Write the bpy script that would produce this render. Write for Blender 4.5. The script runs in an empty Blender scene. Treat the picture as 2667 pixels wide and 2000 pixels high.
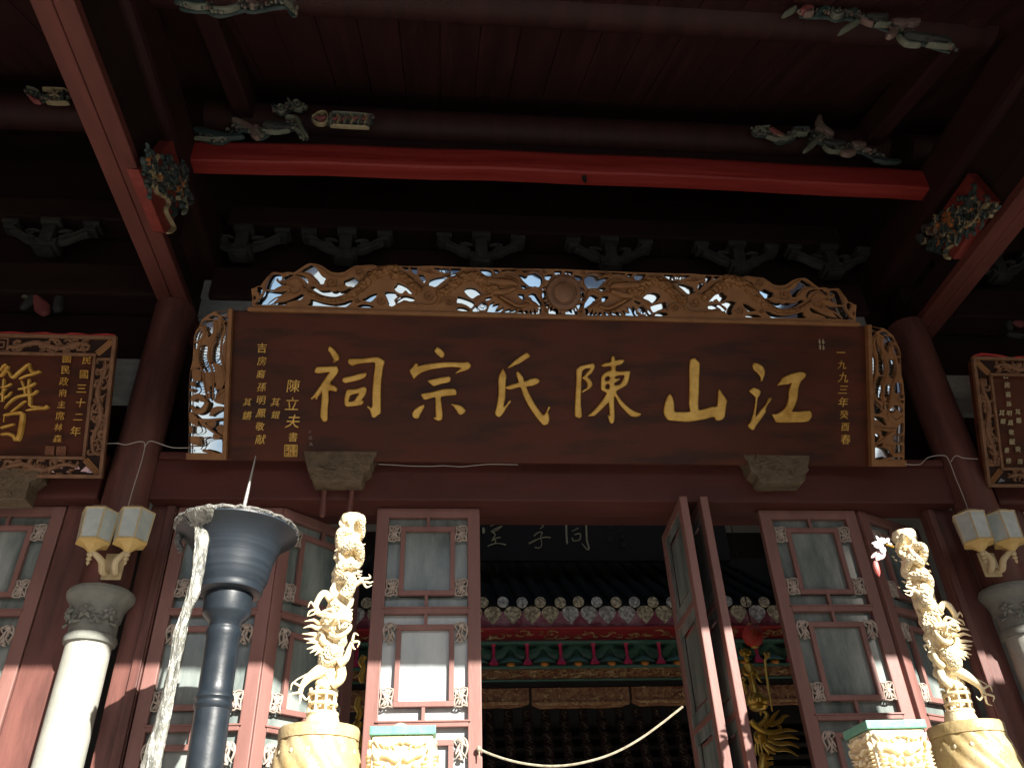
import bpy, bmesh, math, random
from mathutils import Vector, Matrix
random.seed(7)
SC = bpy.context.scene
COL = SC.collection
# ------------------------------------------------------------------ camera
PITCH, YAW, ROLL = 0.600247250, 0.101827027, -0.0396954235
FPX, CU, CV, CAMZ = 2127.33523, 1333.5, 1000.0, 1.6
def _axes():
    cp, sp, cy, sy, cr, sr = math.cos(PITCH), math.sin(PITCH), math.cos(YAW), math.sin(YAW), math.cos(ROLL), math.sin(ROLL)
    f = Vector((sy*cp, cy*cp, sp)); r = Vector((cy, -sy, 0)); u = r.cross(f)
    return cr*r + sr*u, -sr*r + cr*u, f
RI, UP, FW = _axes()
EYE = Vector((0, 0, CAMZ))
cam_data = bpy.data.cameras.new('camera'); cam = bpy.data.objects.new('camera', cam_data); COL.objects.link(cam)
cam_data.sensor_width = 36.0; cam_data.sensor_fit = 'HORIZONTAL'; cam_data.lens = FPX/2667*36.0
cam_data.clip_start = 0.05; cam_data.clip_end = 500
cam.matrix_world = Matrix(((RI.x, UP.x, -FW.x, EYE.x), (RI.y, UP.y, -FW.y, EYE.y), (RI.z, UP.z, -FW.z, EYE.z), (0, 0, 0, 1)))
SC.camera = cam
# ------------------------------------------------------------------ world and sun
SUN = Vector((-0.506, 0.92, -0.568)).normalized()
w = bpy.data.worlds.new("World"); SC.world = w; w.use_nodes = True
nt = w.node_tree; nt.nodes.clear()
sky = nt.nodes.new('ShaderNodeTexSky'); sky.sky_type = 'NISHITA'; sky.sun_disc = False
sky.sun_elevation = math.asin(-SUN.z); sky.sun_rotation = math.atan2(-SUN.x, -SUN.y)
sky.dust_density = 1.5
bg = nt.nodes.new('ShaderNodeBackground'); bg.inputs['Strength'].default_value = 0.05
wo = nt.nodes.new('ShaderNodeOutputWorld')
nt.links.new(sky.outputs[0], bg.inputs[0]); nt.links.new(bg.outputs[0], wo.inputs[0])
sd = bpy.data.lights.new('sun', 'SUN'); sd.energy = 5.0; sd.angle = math.radians(0.5); sd.color = (1.0, 0.95, 0.87)
sun = bpy.data.objects.new('sun', sd); COL.objects.link(sun)
sun.rotation_euler = SUN.to_track_quat('-Z', 'Y').to_euler(); sun.location = (6, -10, 12)
SC.view_settings.view_transform = 'Standard'; SC.view_settings.look = 'None'
SC.view_settings.gamma = 1.0; SC.view_settings.use_curve_mapping = False
SC.view_settings.exposure = 1.5
SC.cycles.max_bounces = 8; SC.cycles.diffuse_bounces = 5; SC.cycles.glossy_bounces = 4
SC.cycles.sample_clamp_indirect = 6.0

# ------------------------------------------------------------------ placing helpers
def ray(u, v):
    return RI*((u-CU)/FPX) - UP*((v-CV)/FPX) + FW
def at(u, v, Y):
    """world point on the vertical plane y = Y seen at photo pixel (u, v)"""
    d = ray(u, v); return EYE + d*(Y/d.y)
def atz(u, v, Z):
    d = ray(u, v); return EYE + d*((Z-CAMZ)/d.z)
def pxm(p):
    """metres per photo pixel at world point p"""
    return (Vector(p)-EYE).dot(FW)/FPX
class Frame:
    """a leaning upright plane: local x = world x, local z runs up the plane, local -y points out of it"""
    def __init__(s, o, lean):
        s.o = Vector(o); s.lean = lean
        s.up = Vector((0, -math.sin(lean), math.cos(lean))); s.n = Vector((0, -math.cos(lean), -math.sin(lean)))
    def loc(s, u, v, out=0.0):
        d = ray(u, v); o = s.o + s.n*out
        p = EYE + d*((o-EYE).dot(s.n)/d.dot(s.n))
        q = p - o
        return (q.x, q.dot(s.up))
    def apply(s, ob):
        ob.location = s.o; ob.rotation_euler = (s.lean, 0, 0)

# ------------------------------------------------------------------ materials
def mat(name, col, rough=0.6, metal=0.0, col2=None, nscale=6.0, bump=0.0, bscale=40.0, stretch=(1,1,1), spec=0.5, contrast=(0.35,0.7), detail=6, obj=False, ntype='noise', coat=0.0, bdist=0.01):
    m = bpy.data.materials.new(name); m.use_nodes = True
    n = m.node_tree.nodes; l = m.node_tree.links
    b = n['Principled BSDF']
    b.inputs['Base Color'].default_value = (*col, 1); b.inputs['Roughness'].default_value = rough
    b.inputs['Metallic'].default_value = metal; b.inputs['Specular IOR Level'].default_value = spec
    if coat: b.inputs['Coat Weight'].default_value = coat; b.inputs['Coat Roughness'].default_value = 0.15
    tc = n.new('ShaderNodeTexCoord')
    src = tc.outputs['Object']
    if not obj:
        g = n.new('ShaderNodeNewGeometry'); src = g.outputs['Position']
    mp = n.new('ShaderNodeMapping'); mp.inputs['Scale'].default_value = stretch
    l.new(src, mp.inputs['Vector'])
    if col2 is not None:
        t = n.new('ShaderNodeTexNoise'); t.inputs['Scale'].default_value = nscale; t.inputs['Detail'].default_value = detail
        t.inputs['Roughness'].default_value = 0.65
        l.new(mp.outputs[0], t.inputs['Vector'])
        r = n.new('ShaderNodeValToRGB'); r.color_ramp.elements[0].position = contrast[0]; r.color_ramp.elements[1].position = contrast[1]
        r.color_ramp.elements[0].color = (*col, 1); r.color_ramp.elements[1].color = (*col2, 1)
        l.new(t.outputs['Fac'], r.inputs[0]); l.new(r.outputs[0], b.inputs['Base Color'])
        mr = n.new('ShaderNodeMapRange'); mr.inputs['To Min'].default_value = max(0.02, rough-0.1); mr.inputs['To Max'].default_value = min(1, rough+0.15)
        l.new(t.outputs['Fac'], mr.inputs['Value']); l.new(mr.outputs[0], b.inputs['Roughness'])
    if bump:
        if ntype == 'voronoi':
            t2 = n.new('ShaderNodeTexVoronoi'); t2.inputs['Scale'].default_value = bscale; o = t2.outputs['Distance']
        else:
            t2 = n.new('ShaderNodeTexNoise'); t2.inputs['Scale'].default_value = bscale; t2.inputs['Detail'].default_value = 5; o = t2.outputs['Fac']
        l.new(mp.outputs[0], t2.inputs['Vector'])
        bp = n.new('ShaderNodeBump'); bp.inputs['Strength'].default_value = bump; bp.inputs['Distance'].default_value = bdist
        l.new(o, bp.inputs['Height']); l.new(bp.outputs[0], b.inputs['Normal'])
    return m
M_ = {}
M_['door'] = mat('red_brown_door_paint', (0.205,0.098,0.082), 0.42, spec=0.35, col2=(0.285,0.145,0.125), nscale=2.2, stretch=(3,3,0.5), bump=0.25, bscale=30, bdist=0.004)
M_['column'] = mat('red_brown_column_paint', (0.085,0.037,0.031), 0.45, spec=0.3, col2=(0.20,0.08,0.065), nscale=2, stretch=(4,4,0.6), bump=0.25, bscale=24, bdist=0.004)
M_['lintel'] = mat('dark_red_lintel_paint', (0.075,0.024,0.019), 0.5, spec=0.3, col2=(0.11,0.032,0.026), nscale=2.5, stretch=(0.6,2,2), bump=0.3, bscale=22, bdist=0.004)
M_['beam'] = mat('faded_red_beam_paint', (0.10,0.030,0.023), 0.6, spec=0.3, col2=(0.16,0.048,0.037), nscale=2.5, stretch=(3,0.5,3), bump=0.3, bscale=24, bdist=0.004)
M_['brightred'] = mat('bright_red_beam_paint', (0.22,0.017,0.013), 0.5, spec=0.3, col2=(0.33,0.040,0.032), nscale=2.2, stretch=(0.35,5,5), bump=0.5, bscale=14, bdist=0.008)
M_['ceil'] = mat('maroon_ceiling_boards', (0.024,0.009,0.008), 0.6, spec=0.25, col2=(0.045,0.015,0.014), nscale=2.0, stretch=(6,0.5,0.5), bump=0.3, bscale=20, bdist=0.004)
M_['darkwood'] = mat('dark_brown_wood', (0.020,0.011,0.009), 0.65, spec=0.2, col2=(0.035,0.016,0.013), nscale=2.5, stretch=(1,2,2), bump=0.3, bscale=18, bdist=0.004)
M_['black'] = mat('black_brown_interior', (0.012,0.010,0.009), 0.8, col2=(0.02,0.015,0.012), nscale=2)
M_['board'] = mat('maroon_brown_lacquer', (0.070,0.019,0.009), 0.42, spec=0.2, col2=(0.105,0.030,0.014), nscale=1.6, bump=0.08, bscale=9, bdist=0.004, stretch=(0.7,1,1.2))
M_['goldchar'] = mat('gold_leaf_lettering', (0.48,0.25,0.035), 0.34, metal=0.35, col2=(0.80,0.50,0.12), nscale=9, bump=0.35, bscale=45, bdist=0.004, contrast=(0.3,0.62))
M_['carve'] = mat('orange_brown_carved_wood', (0.23,0.105,0.038), 0.48, spec=0.35, col2=(0.32,0.155,0.06), nscale=9, bump=0.35, bscale=60, bdist=0.004)
M_['scale'] = mat('scaly_carved_wood', (0.22,0.10,0.035), 0.45, spec=0.35, col2=(0.31,0.15,0.055), nscale=9, bump=1.0, bscale=42, ntype='voronoi', bdist=0.02)
M_['carvedark'] = mat('brown_carved_wood', (0.15,0.070,0.032), 0.5, col2=(0.26,0.13,0.065), nscale=14, bump=0.5, bscale=60, bdist=0.006)
M_['stone'] = mat('weathered_grey_green_stone', (0.17,0.18,0.155), 0.8, col2=(0.27,0.275,0.24), nscale=7, bump=0.5, bscale=45, bdist=0.006)
M_['stonepale'] = mat('pale_grey_stone_shaft', (0.34,0.35,0.30), 0.75, col2=(0.44,0.44,0.38), nscale=5, bump=0.35, bscale=45, bdist=0.005)
M_['slab'] = mat('grey_plaster_slab', (0.22,0.24,0.23), 0.8, col2=(0.34,0.36,0.35), nscale=6, stretch=(1,1,3), bump=0.4, bscale=20)
M_['corbel'] = mat('olive_brown_carved_corbel', (0.12,0.085,0.05), 0.7, col2=(0.19,0.14,0.085), nscale=16, bump=1.0, bscale=35, bdist=0.02)
M_['orn'] = mat('silvery_carved_ornament', (0.36,0.29,0.24), 0.5, col2=(0.5,0.42,0.36), nscale=20, bump=0.4, bscale=90, bdist=0.004)
M_['gold'] = mat('sunlit_gold_paint', (0.80,0.66,0.40), 0.40, metal=0.1, col2=(0.90,0.80,0.58), nscale=12, bump=0.5, bscale=70, bdist=0.006)
M_['drumgold'] = mat('aged_gold_drum_paint', (0.40,0.29,0.12), 0.42, metal=0.1, col2=(0.58,0.46,0.26), nscale=9, bump=0.5, bscale=50, bdist=0.006)
M_['goldscale'] = mat('scaly_gold_paint', (0.80,0.66,0.40), 0.40, metal=0.1, col2=(0.90,0.80,0.58), nscale=12, bump=1.0, bscale=90, ntype='voronoi', bdist=0.012)
M_['goldin'] = mat('polished_gold_carving', (0.62,0.36,0.05), 0.3, metal=0.7, col2=(0.72,0.48,0.12), nscale=8, bump=0.3, bscale=60, bdist=0.004)
M_['jade'] = mat('turquoise_green_rim', (0.10,0.32,0.23), 0.5, col2=(0.20,0.42,0.33), nscale=22, bump=0.3, bscale=60, bdist=0.004)
M_['iron'] = mat('blue_black_cast_iron', (0.011,0.017,0.024), 0.38, col2=(0.025,0.034,0.043), nscale=5, bump=0.25, bscale=35, bdist=0.004, contrast=(0.4,0.75))
M_['ironspun'] = mat('turned_iron_cup', (0.014,0.021,0.029), 0.40, col2=(0.027,0.036,0.046), nscale=7, bump=0.25, bscale=6, stretch=(0.15,0.15,7), bdist=0.006)
M_['wax'] = mat('grey_white_wax', (0.07,0.075,0.065), 0.2, coat=0.7, col2=(0.30,0.30,0.26), nscale=22, bump=0.9, bscale=30, stretch=(1.6,1.6,0.35), bdist=0.03, contrast=(0.35,0.6))
M_['waxold'] = mat('old_soot_wax', (0.06,0.06,0.055), 0.35, coat=0.3, col2=(0.22,0.215,0.195), nscale=30, bump=0.9, bscale=60, bdist=0.02, contrast=(0.35,0.6))
M_['steel'] = mat('dull_steel_spike', (0.25,0.25,0.23), 0.4, metal=0.4, col2=(0.40,0.40,0.37), nscale=30, bump=0.4, bscale=70, bdist=0.004)
M_['cream'] = mat('cream_lamp_metal', (0.50,0.40,0.22), 0.45, col2=(0.62,0.52,0.32), nscale=12, bump=0.2, bscale=40, bdist=0.003)
M_['yellow'] = mat('yellow_lamp_metal', (0.58,0.40,0.13), 0.45, col2=(0.68,0.50,0.20), nscale=12, bump=0.2, bscale=40, bdist=0.003)
M_['lampglass'] = mat('frosted_lamp_glass', (0.42,0.48,0.45), 0.3, col2=(0.56,0.60,0.57), nscale=18, bump=0.3, bscale=60, bdist=0.003)
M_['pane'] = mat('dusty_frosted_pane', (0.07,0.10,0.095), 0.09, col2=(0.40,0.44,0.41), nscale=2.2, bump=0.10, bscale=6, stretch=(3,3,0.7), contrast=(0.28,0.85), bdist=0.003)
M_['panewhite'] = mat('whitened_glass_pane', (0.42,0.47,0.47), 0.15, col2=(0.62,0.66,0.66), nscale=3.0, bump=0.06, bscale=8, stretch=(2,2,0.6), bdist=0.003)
M_['hallfloor'] = mat('pale_hall_paving', (0.30,0.285,0.26), 0.6, col2=(0.38,0.36,0.33), nscale=2, bump=0.2, bscale=20)
M_['bouncecut'] = mat('dark_bounce_cut_ground', (0.09,0.088,0.08), 0.8, col2=(0.14,0.135,0.125), nscale=2, bump=0.2, bscale=20)
M_['cable'] = mat('white_cable', (0.45,0.42,0.38), 0.5)
M_['cord'] = mat('cream_cord', (0.22,0.19,0.13), 0.6, col2=(0.42,0.38,0.28), nscale=30)
M_['tile'] = mat('black_roof_tile', (0.012,0.012,0.011), 0.8, spec=0.1, col2=(0.022,0.021,0.019), nscale=6, bump=0.3, bscale=30)
M_['tileend'] = mat('gilt_grey_tile_face', (0.30,0.25,0.16), 0.4, col2=(0.95,0.86,0.60), nscale=38, bump=1.0, bscale=48, bdist=0.02, contrast=(0.42,0.6))
M_['tilegrey'] = mat('silver_grey_tile_face', (0.32,0.32,0.30), 0.4, col2=(0.92,0.91,0.86), nscale=38, bump=1.0, bscale=48, bdist=0.02, contrast=(0.42,0.6))
M_['plum'] = mat('plum_red_fascia', (0.34,0.09,0.15), 0.32, col2=(0.68,0.42,0.50), nscale=7, bump=0.3, bscale=20, contrast=(0.45,0.72), bdist=0.006)
M_['shrinered'] = mat('shrine_red_paint', (0.42,0.03,0.04), 0.4, col2=(0.28,0.05,0.035), nscale=6, bump=0.2, bscale=20)
M_['giltcarve'] = mat('dull_gilt_carving', (0.40,0.18,0.07), 0.4, metal=0.2, col2=(0.65,0.48,0.24), nscale=16, bump=1.0, bscale=40, bdist=0.02, contrast=(0.42,0.62))
M_['green'] = mat('dark_green_paint', (0.05,0.14,0.095), 0.4, col2=(0.10,0.21,0.16), nscale=8)
M_['magenta'] = mat('magenta_red_baluster', (0.55,0.03,0.10), 0.4)
M_['orange'] = mat('orange_knob_paint', (0.60,0.22,0.03), 0.4)
M_['gilt'] = mat('dim_gilt', (0.50,0.44,0.26), 0.4, metal=0.2, col2=(0.62,0.57,0.38), nscale=20)
M_['dimgilt'] = mat('dull_brown_gilt', (0.16,0.13,0.08), 0.5, col2=(0.36,0.31,0.22), nscale=30)  # darker gilt for the tablet writing
M_['beamgilt'] = mat('brown_gilt_beam_ground', (0.22,0.07,0.035), 0.5, col2=(0.46,0.27,0.12), nscale=22, bump=1.0, bscale=55, bdist=0.015, contrast=(0.4,0.65))
M_['lantern'] = mat('red_lantern_cloth', (0.42,0.02,0.012), 0.5, col2=(0.50,0.04,0.02), nscale=8)
M_['greygreen'] = mat('grey_green_painted_carving', (0.028,0.030,0.026), 0.6, col2=(0.065,0.064,0.056), nscale=12, bump=0.6, bscale=45, bdist=0.01)
M_['paleflower'] = mat('pale_pink_painted_carving', (0.15,0.09,0.075), 0.6, col2=(0.21,0.15,0.12), nscale=14, bump=0.4, bscale=45)
M_['palegreen'] = mat('pale_green_painted_carving', (0.11,0.12,0.085), 0.6, col2=(0.18,0.19,0.14), nscale=14, bump=0.4, bscale=45)
M_['bluegreen'] = mat('dark_teal_painted_carving', (0.018,0.035,0.032), 0.6, col2=(0.045,0.07,0.062), nscale=14, bump=0.4, bscale=45)
M_['rosecarve'] = mat('rose_red_painted_carving', (0.22,0.05,0.05), 0.6, col2=(0.28,0.09,0.08), nscale=14)
M_['palegold'] = mat('pale_gold_painted_carving', (0.26,0.20,0.10), 0.5, col2=(0.36,0.30,0.18), nscale=14)
M_['orangec'] = mat('orange_painted_carving', (0.34,0.10,0.025), 0.5, col2=(0.44,0.17,0.05), nscale=14)
M_['petal'] = mat('white_plastic_petal', (0.75,0.76,0.76), 0.35)
M_['pinkpetal'] = mat('pink_plastic_petal', (0.62,0.40,0.40), 0.4)
M_['pinkbulb'] = mat('pink_red_bulb', (0.75,0.13,0.12), 0.3, col2=(0.8,0.3,0.27), nscale=18)
M_['redcloth'] = mat('red_ribbon_cloth', (0.33,0.015,0.015), 0.7)
M_['paving'] = mat('pale_granite_paving', (0.24,0.25,0.25), 0.8, col2=(0.32,0.33,0.33), nscale=1.2, bump=0.2, bscale=20)
M_['plaster'] = mat('whitewashed_plaster', (0.60,0.60,0.58), 0.85, col2=(0.70,0.70,0.68), nscale=1.5)
M_['bracketred'] = mat('dull_bracket_red', (0.16,0.022,0.016), 0.5, col2=(0.24,0.04,0.03), nscale=9, bump=0.4, bscale=40)
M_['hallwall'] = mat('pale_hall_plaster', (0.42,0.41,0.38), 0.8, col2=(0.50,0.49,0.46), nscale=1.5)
M_['seal'] = mat('brown_red_seal_paint', (0.26,0.075,0.03), 0.5)
def mirror_mat():
    m = bpy.data.materials.new('bluish_mirror_foil'); m.use_nodes = True
    n = m.node_tree.nodes; l = m.node_tree.links; b = n['Principled BSDF']
    b.inputs['Metallic'].default_value = 1.0; b.inputs['Roughness'].default_value = 0.04
    t = n.new('ShaderNodeTexNoise'); t.inputs['Scale'].default_value = 2.4; t.inputs['Detail'].default_value = 2
    g = n.new('ShaderNodeNewGeometry'); l.new(g.outputs['Position'], t.inputs['Vector'])
    r = n.new('ShaderNodeValToRGB'); r.color_ramp.elements[0].color = (0.42,0.64,0.90,1); r.color_ramp.elements[1].color = (0.78,0.90,0.98,1)
    r.color_ramp.elements[0].position = 0.42; r.color_ramp.elements[1].position = 0.55
    l.new(t.outputs['Fac'], r.inputs[0]); l.new(r.outputs[0], b.inputs['Base Color'])
    t2 = n.new('ShaderNodeTexVoronoi'); t2.inputs['Scale'].default_value = 5.0; l.new(g.outputs['Position'], t2.inputs['Vector'])
    bp = n.new('ShaderNodeBump'); bp.inputs['Strength'].default_value = 0.12; bp.inputs['Distance'].default_value = 0.015
    l.new(t2.outputs['Distance'], bp.inputs['Height']); l.new(bp.outputs[0], b.inputs['Normal'])
    return m
M_['mirror'] = mirror_mat()

# ------------------------------------------------------------------ objects
def tag(o, label=None, cat=None, group=None, kind=None):
    if label: o['label'] = label
    if cat: o['category'] = cat
    if group: o['group'] = group
    if kind: o['kind'] = kind
    elif cat: o['kind'] = 'thing'
    return o
def thing(name, loc, label, cat, group=None, rot=(0,0,0)):
    o = bpy.data.objects.new(name, None); COL.objects.link(o); o.location = loc; o.rotation_euler = rot
    o.empty_display_size = 0.1
    return tag(o, label, cat, group, 'thing')
def link(name, me, parent=None, m=None):
    o = bpy.data.objects.new(name, me); COL.objects.link(o)
    if parent: o.parent = parent
    if m: 
        me.materials.clear(); me.materials.append(m)
    return o
def copy_tree(o, parent=None):
    c = o.copy(); COL.objects.link(c); c.parent = parent
    for ch in list(o.children): copy_tree(ch, c)
    return c
_cube = {}
def box(name, parent, c, s, m, rot=None):
    """box part sharing one cube mesh per material"""
    if m.name not in _cube:
        b = MB(); b.box((0,0,0), (1,1,1)); _cube[m.name] = b.mesh('block', m)
    o = link(name, _cube[m.name], parent); o.location = c; o.scale = s
    if rot: o.rotation_euler = rot
    return o
class MB:
    def __init__(s): s.v = []; s.f = []; s.sm = []
    def add(s, vs, fs, smooth=False):
        k = len(s.v); s.v += [tuple(p) for p in vs]; s.f += [tuple(i+k for i in f) for f in fs]; s.sm += [smooth]*len(fs)
    def box(s, c, d, ch=0.0, rot=None):
        hx, hy, hz = d[0]/2, d[1]/2, d[2]/2
        if ch <= 0:
            vs = [(x*hx, y*hy, z*hz) for x in (-1,1) for y in (-1,1) for z in (-1,1)]
            fs = [(0,1,3,2),(4,6,7,5),(0,4,5,1),(2,3,7,6),(0,2,6,4),(1,5,7,3)]
        else:
            bm = bmesh.new(); bmesh.ops.create_cube(bm, size=1.0)
            for q in bm.verts: q.co = Vector((q.co.x*d[0], q.co.y*d[1], q.co.z*d[2]))
            bmesh.ops.bevel(bm, geom=list(bm.edges), offset=ch, segments=2, affect='EDGES', profile=0.6)
            bm.verts.index_update()
            vs = [q.co.copy() for q in bm.verts]; fs = [[q.index for q in f.verts] for f in bm.faces]; bm.free()
        R = rot.to_matrix() if rot is not None and hasattr(rot, 'to_matrix') else None
        c = Vector(c)
        s.add([(R @ Vector(p) if R else Vector(p)) + c for p in vs], fs)
        return s
    def tube(s, pts, rad, seg=10, flat=1.0, cap=True, smooth=True, axis=None):
        pts = [Vector(p) for p in pts]; n = len(pts)
        if not hasattr(rad, '__len__'): rad = [rad]*n
        k0 = len(s.v); prev = None
        for i, p in enumerate(pts):
            t = (pts[min(i+1, n-1)] - pts[max(i-1, 0)])
            t = t.normalized() if t.length > 1e-9 else Vector((0,0,1))
            if axis is not None: a = Vector(axis)
            else: a = prev if prev is not None else (Vector((0,1,0)) if abs(t.y) < 0.9 else Vector((1,0,0)))
            a = (a - t*a.dot(t)); a = a.normalized() if a.length > 1e-6 else t.orthogonal().normalized()
            b = t.cross(a); prev = a
            for j in range(seg):
                th = 2*math.pi*j/seg
                s.v.append(tuple(p + a*math.cos(th)*rad[i]*flat + b*math.sin(th)*rad[i]))
        for i in range(n-1):
            for j in range(seg):
                q = k0+i*seg; s.f.append((q+j, q+(j+1)%seg, q+seg+(j+1)%seg, q+seg+j)); s.sm.append(smooth)
        if cap:
            s.f.append(tuple(k0+j for j in reversed(range(seg)))); s.sm.append(False)
            s.f.append(tuple(k0+(n-1)*seg+j for j in range(seg))); s.sm.append(False)
        return s
    def lathe(s, prof, c=(0,0,0), seg=32, lean=(0,0), wob=None, smooth=True):
        """profile [(r, z)] about a vertical axis through c; lean = x, y shift per metre of z"""
        k0 = len(s.v); n = len(prof)
        for (r, z) in prof:
            for j in range(seg):
                th = 2*math.pi*j/seg; rr = r*(wob(th, z) if wob else 1)
                s.v.append((c[0]+rr*math.cos(th)+lean[0]*z, c[1]+rr*math.sin(th)+lean[1]*z, c[2]+z))
        for i in range(n-1):
            for j in range(seg):
                q = k0+i*seg; s.f.append((q+j, q+(j+1)%seg, q+seg+(j+1)%seg, q+seg+j)); s.sm.append(smooth)
        s.f.append(tuple(k0+j for j in reversed(range(seg)))); s.sm.append(False)
        s.f.append(tuple(k0+(n-1)*seg+j for j in range(seg))); s.sm.append(False)
        return s
    def ball(s, c, r, seg=12, ring=8, sc=(1,1,1), rot=None):
        vs = []; fs = []
        for i in range(ring+1):
            ph = math.pi*i/ring
            for j in range(seg):
                th = 2*math.pi*j/seg
                p = Vector((r*sc[0]*math.sin(ph)*math.cos(th), r*sc[1]*math.sin(ph)*math.sin(th), r*sc[2]*math.cos(ph)))
                if rot: p = rot @ p
                vs.append(p + Vector(c))
        for i in range(ring):
            for j in range(seg):
                fs.append((i*seg+j, (i+1)*seg+j, (i+1)*seg+(j+1)%seg, i*seg+(j+1)%seg))
        s.add(vs, fs, True); return s
    def relief(s, pts, wid, h=0.01, base=0.0, sub=3, ends=True):
        """raised rounded stroke in a local x,z plane; stands out towards -y"""
        P = smooth_line(pts, sub); n = len(P)
        if hasattr(wid, '__len__'):
            W = [wid[min(int(i*(len(wid)-1)/max(n-1,1)), len(wid)-1)] + (wid[min(int(i*(len(wid)-1)/max(n-1,1))+1, len(wid)-1)]-wid[min(int(i*(len(wid)-1)/max(n-1,1)), len(wid)-1)])*((i*(len(wid)-1)/max(n-1,1)) % 1.0) for i in range(n)]
        else: W = [wid]*n
        prof = [(-1,0.0),(-0.96,0.45),(-0.62,0.88),(0,1.0),(0.62,0.88),(0.96,0.45),(1,0.0)]
        k0 = len(s.v); m = len(prof)
        for i, p in enumerate(P):
            a = P[max(i-1,0)]; b = P[min(i+1,n-1)]; tx, tz = b[0]-a[0], b[1]-a[1]; L = math.hypot(tx, tz) or 1
            nx, nz = -tz/L, tx/L
            e = 0.55 if ends and (i == 0 or i == n-1) else 1.0
            for (q, hh) in prof:
                s.v.append((p[0]+nx*q*W[i]/2*e, -(base+hh*h*(0.6 if e < 1 else 1)), p[1]+nz*q*W[i]/2*e))
        for i in range(n-1):
            for j in range(m-1):
                q = k0+i*m+j; s.f.append((q, q+m, q+m+1, q+1)); s.sm.append(True)
        for i in (0, n-1):
            s.f.append(tuple(k0+i*m+j for j in range(m))); s.sm.append(False)
        return s
    def xf(s, M):
        s.v = [tuple(M @ Vector(p)) for p in s.v]; return s
    def mesh(s, name, m):
        me = bpy.data.meshes.new(name); me.from_pydata(s.v, [], s.f)
        me.polygons.foreach_set('use_smooth', s.sm)
        if m: me.materials.append(m)
        if any(s.sm): me.set_sharp_from_angle(angle=math.radians(38))
        me.update(); return me
    def obj(s, name, m, parent=None):
        return link(name, s.mesh(name, m), parent)
def smooth_line(pts, sub=3):
    if sub <= 1 or len(pts) < 3: 
        return [tuple(p) for p in pts]
    P = [Vector(p) for p in pts]; out = []
    for i in range(len(P)-1):
        p0 = P[max(i-1,0)]; p1 = P[i]; p2 = P[i+1]; p3 = P[min(i+2,len(P)-1)]
        for k in range(sub):
            t = k/sub
            out.append(tuple(0.5*((2*p1)+(p2-p0)*t+(2*p0-5*p1+4*p2-p3)*t*t+(3*p1-p0-3*p2+p3)*t*t*t)))
    out.append(tuple(P[-1])); return out
def closed_smooth(pts, sub=2):
    P = [Vector(p) for p in pts]; n = len(P); out = []
    for i in range(n):
        p0, p1, p2, p3 = P[i-1], P[i], P[(i+1)%n], P[(i+2)%n]
        # keep real corners sharp
        a = (p1-p0); b = (p2-p1)
        for k in range(sub):
            t = k/sub
            q = 0.5*((2*p1)+(p2-p0)*t+(2*p0-5*p1+4*p2-p3)*t*t+(3*p1-p0-3*p2+p3)*t*t*t)
            l_ = p1.lerp(p2, t)
            out.append(tuple(l_.lerp(q, 0.6)))
    return out
def area(p): return 0.5*sum(p[i][0]*p[(i+1)%len(p)][1]-p[(i+1)%len(p)][0]*p[i][1] for i in range(len(p)))
def plate(groups, thick, bevel=0.0, back=0.0, bres=2):
    """groups: [(outline, [holes])] in local x,z. Flat cut plates standing out towards -y from y=-back. Returns an MB"""
    cu = bpy.data.curves.new('tmp', 'CURVE'); cu.dimensions = '2D'; cu.fill_mode = 'BOTH'
    cu.extrude = max(thick/2-bevel, 0.0002); cu.bevel_depth = bevel; cu.bevel_resolution = bres; cu.offset = -bevel
    for out, holes in groups:
        if area(out) < 0: out = out[::-1]
        sp = [out] + [h if area(h) < 0 else h[::-1] for h in holes]
        for q in sp:
            s = cu.splines.new('POLY'); s.points.add(len(q)-1); s.use_cyclic_u = True
            for i, p in enumerate(q): s.points[i].co = (p[0], p[1], 0, 1)
    o = bpy.data.objects.new('tmp', cu)
    me = bpy.data.meshes.new_from_object(o)
    b = MB()
    vs = [(v.co.x, -(v.co.z+thick/2)-back, v.co.y) for v in me.vertices]
    b.add(vs, [tuple(p.vertices) for p in me.polygons], False)
    bpy.data.objects.remove(o); bpy.data.curves.remove(cu); bpy.data.meshes.remove(me)
    return b
def glyphs(items, thick=0.004, back=0.0, bold=0.0):
    """items: [(char, x, z, size, shear)] -> MB of font glyphs in a local x,z plane"""
    b = MB()
    for ch, x, z, sz, sh in items:
        cu = bpy.data.curves.new('tmp', 'FONT'); cu.body = ch; cu.size = sz; cu.align_x = 'CENTER'; cu.align_y = 'CENTER'
        cu.extrude = thick/2; cu.offset = bold; cu.resolution_u = 2; cu.shear = sh
        o = bpy.data.objects.new('tmp', cu); me = bpy.data.meshes.new_from_object(o)
        if len(me.vertices):
            xs = [v.co.x for v in me.vertices]; ys = [v.co.y for v in me.vertices]
            cx, cy = (min(xs)+max(xs))/2, (min(ys)+max(ys))/2
            b.add([(v.co.x-cx+x, -(v.co.z+thick/2)-back, v.co.y-cy+z) for v in me.vertices], [tuple(p.vertices) for p in me.polygons])
        bpy.data.objects.remove(o); bpy.data.curves.remove(cu); bpy.data.meshes.remove(me)
    return b
def Z(ox, oy, sc):
    return lambda pts: [(ox+sc*p[0], oy+sc*p[1]) for p in pts]
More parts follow.
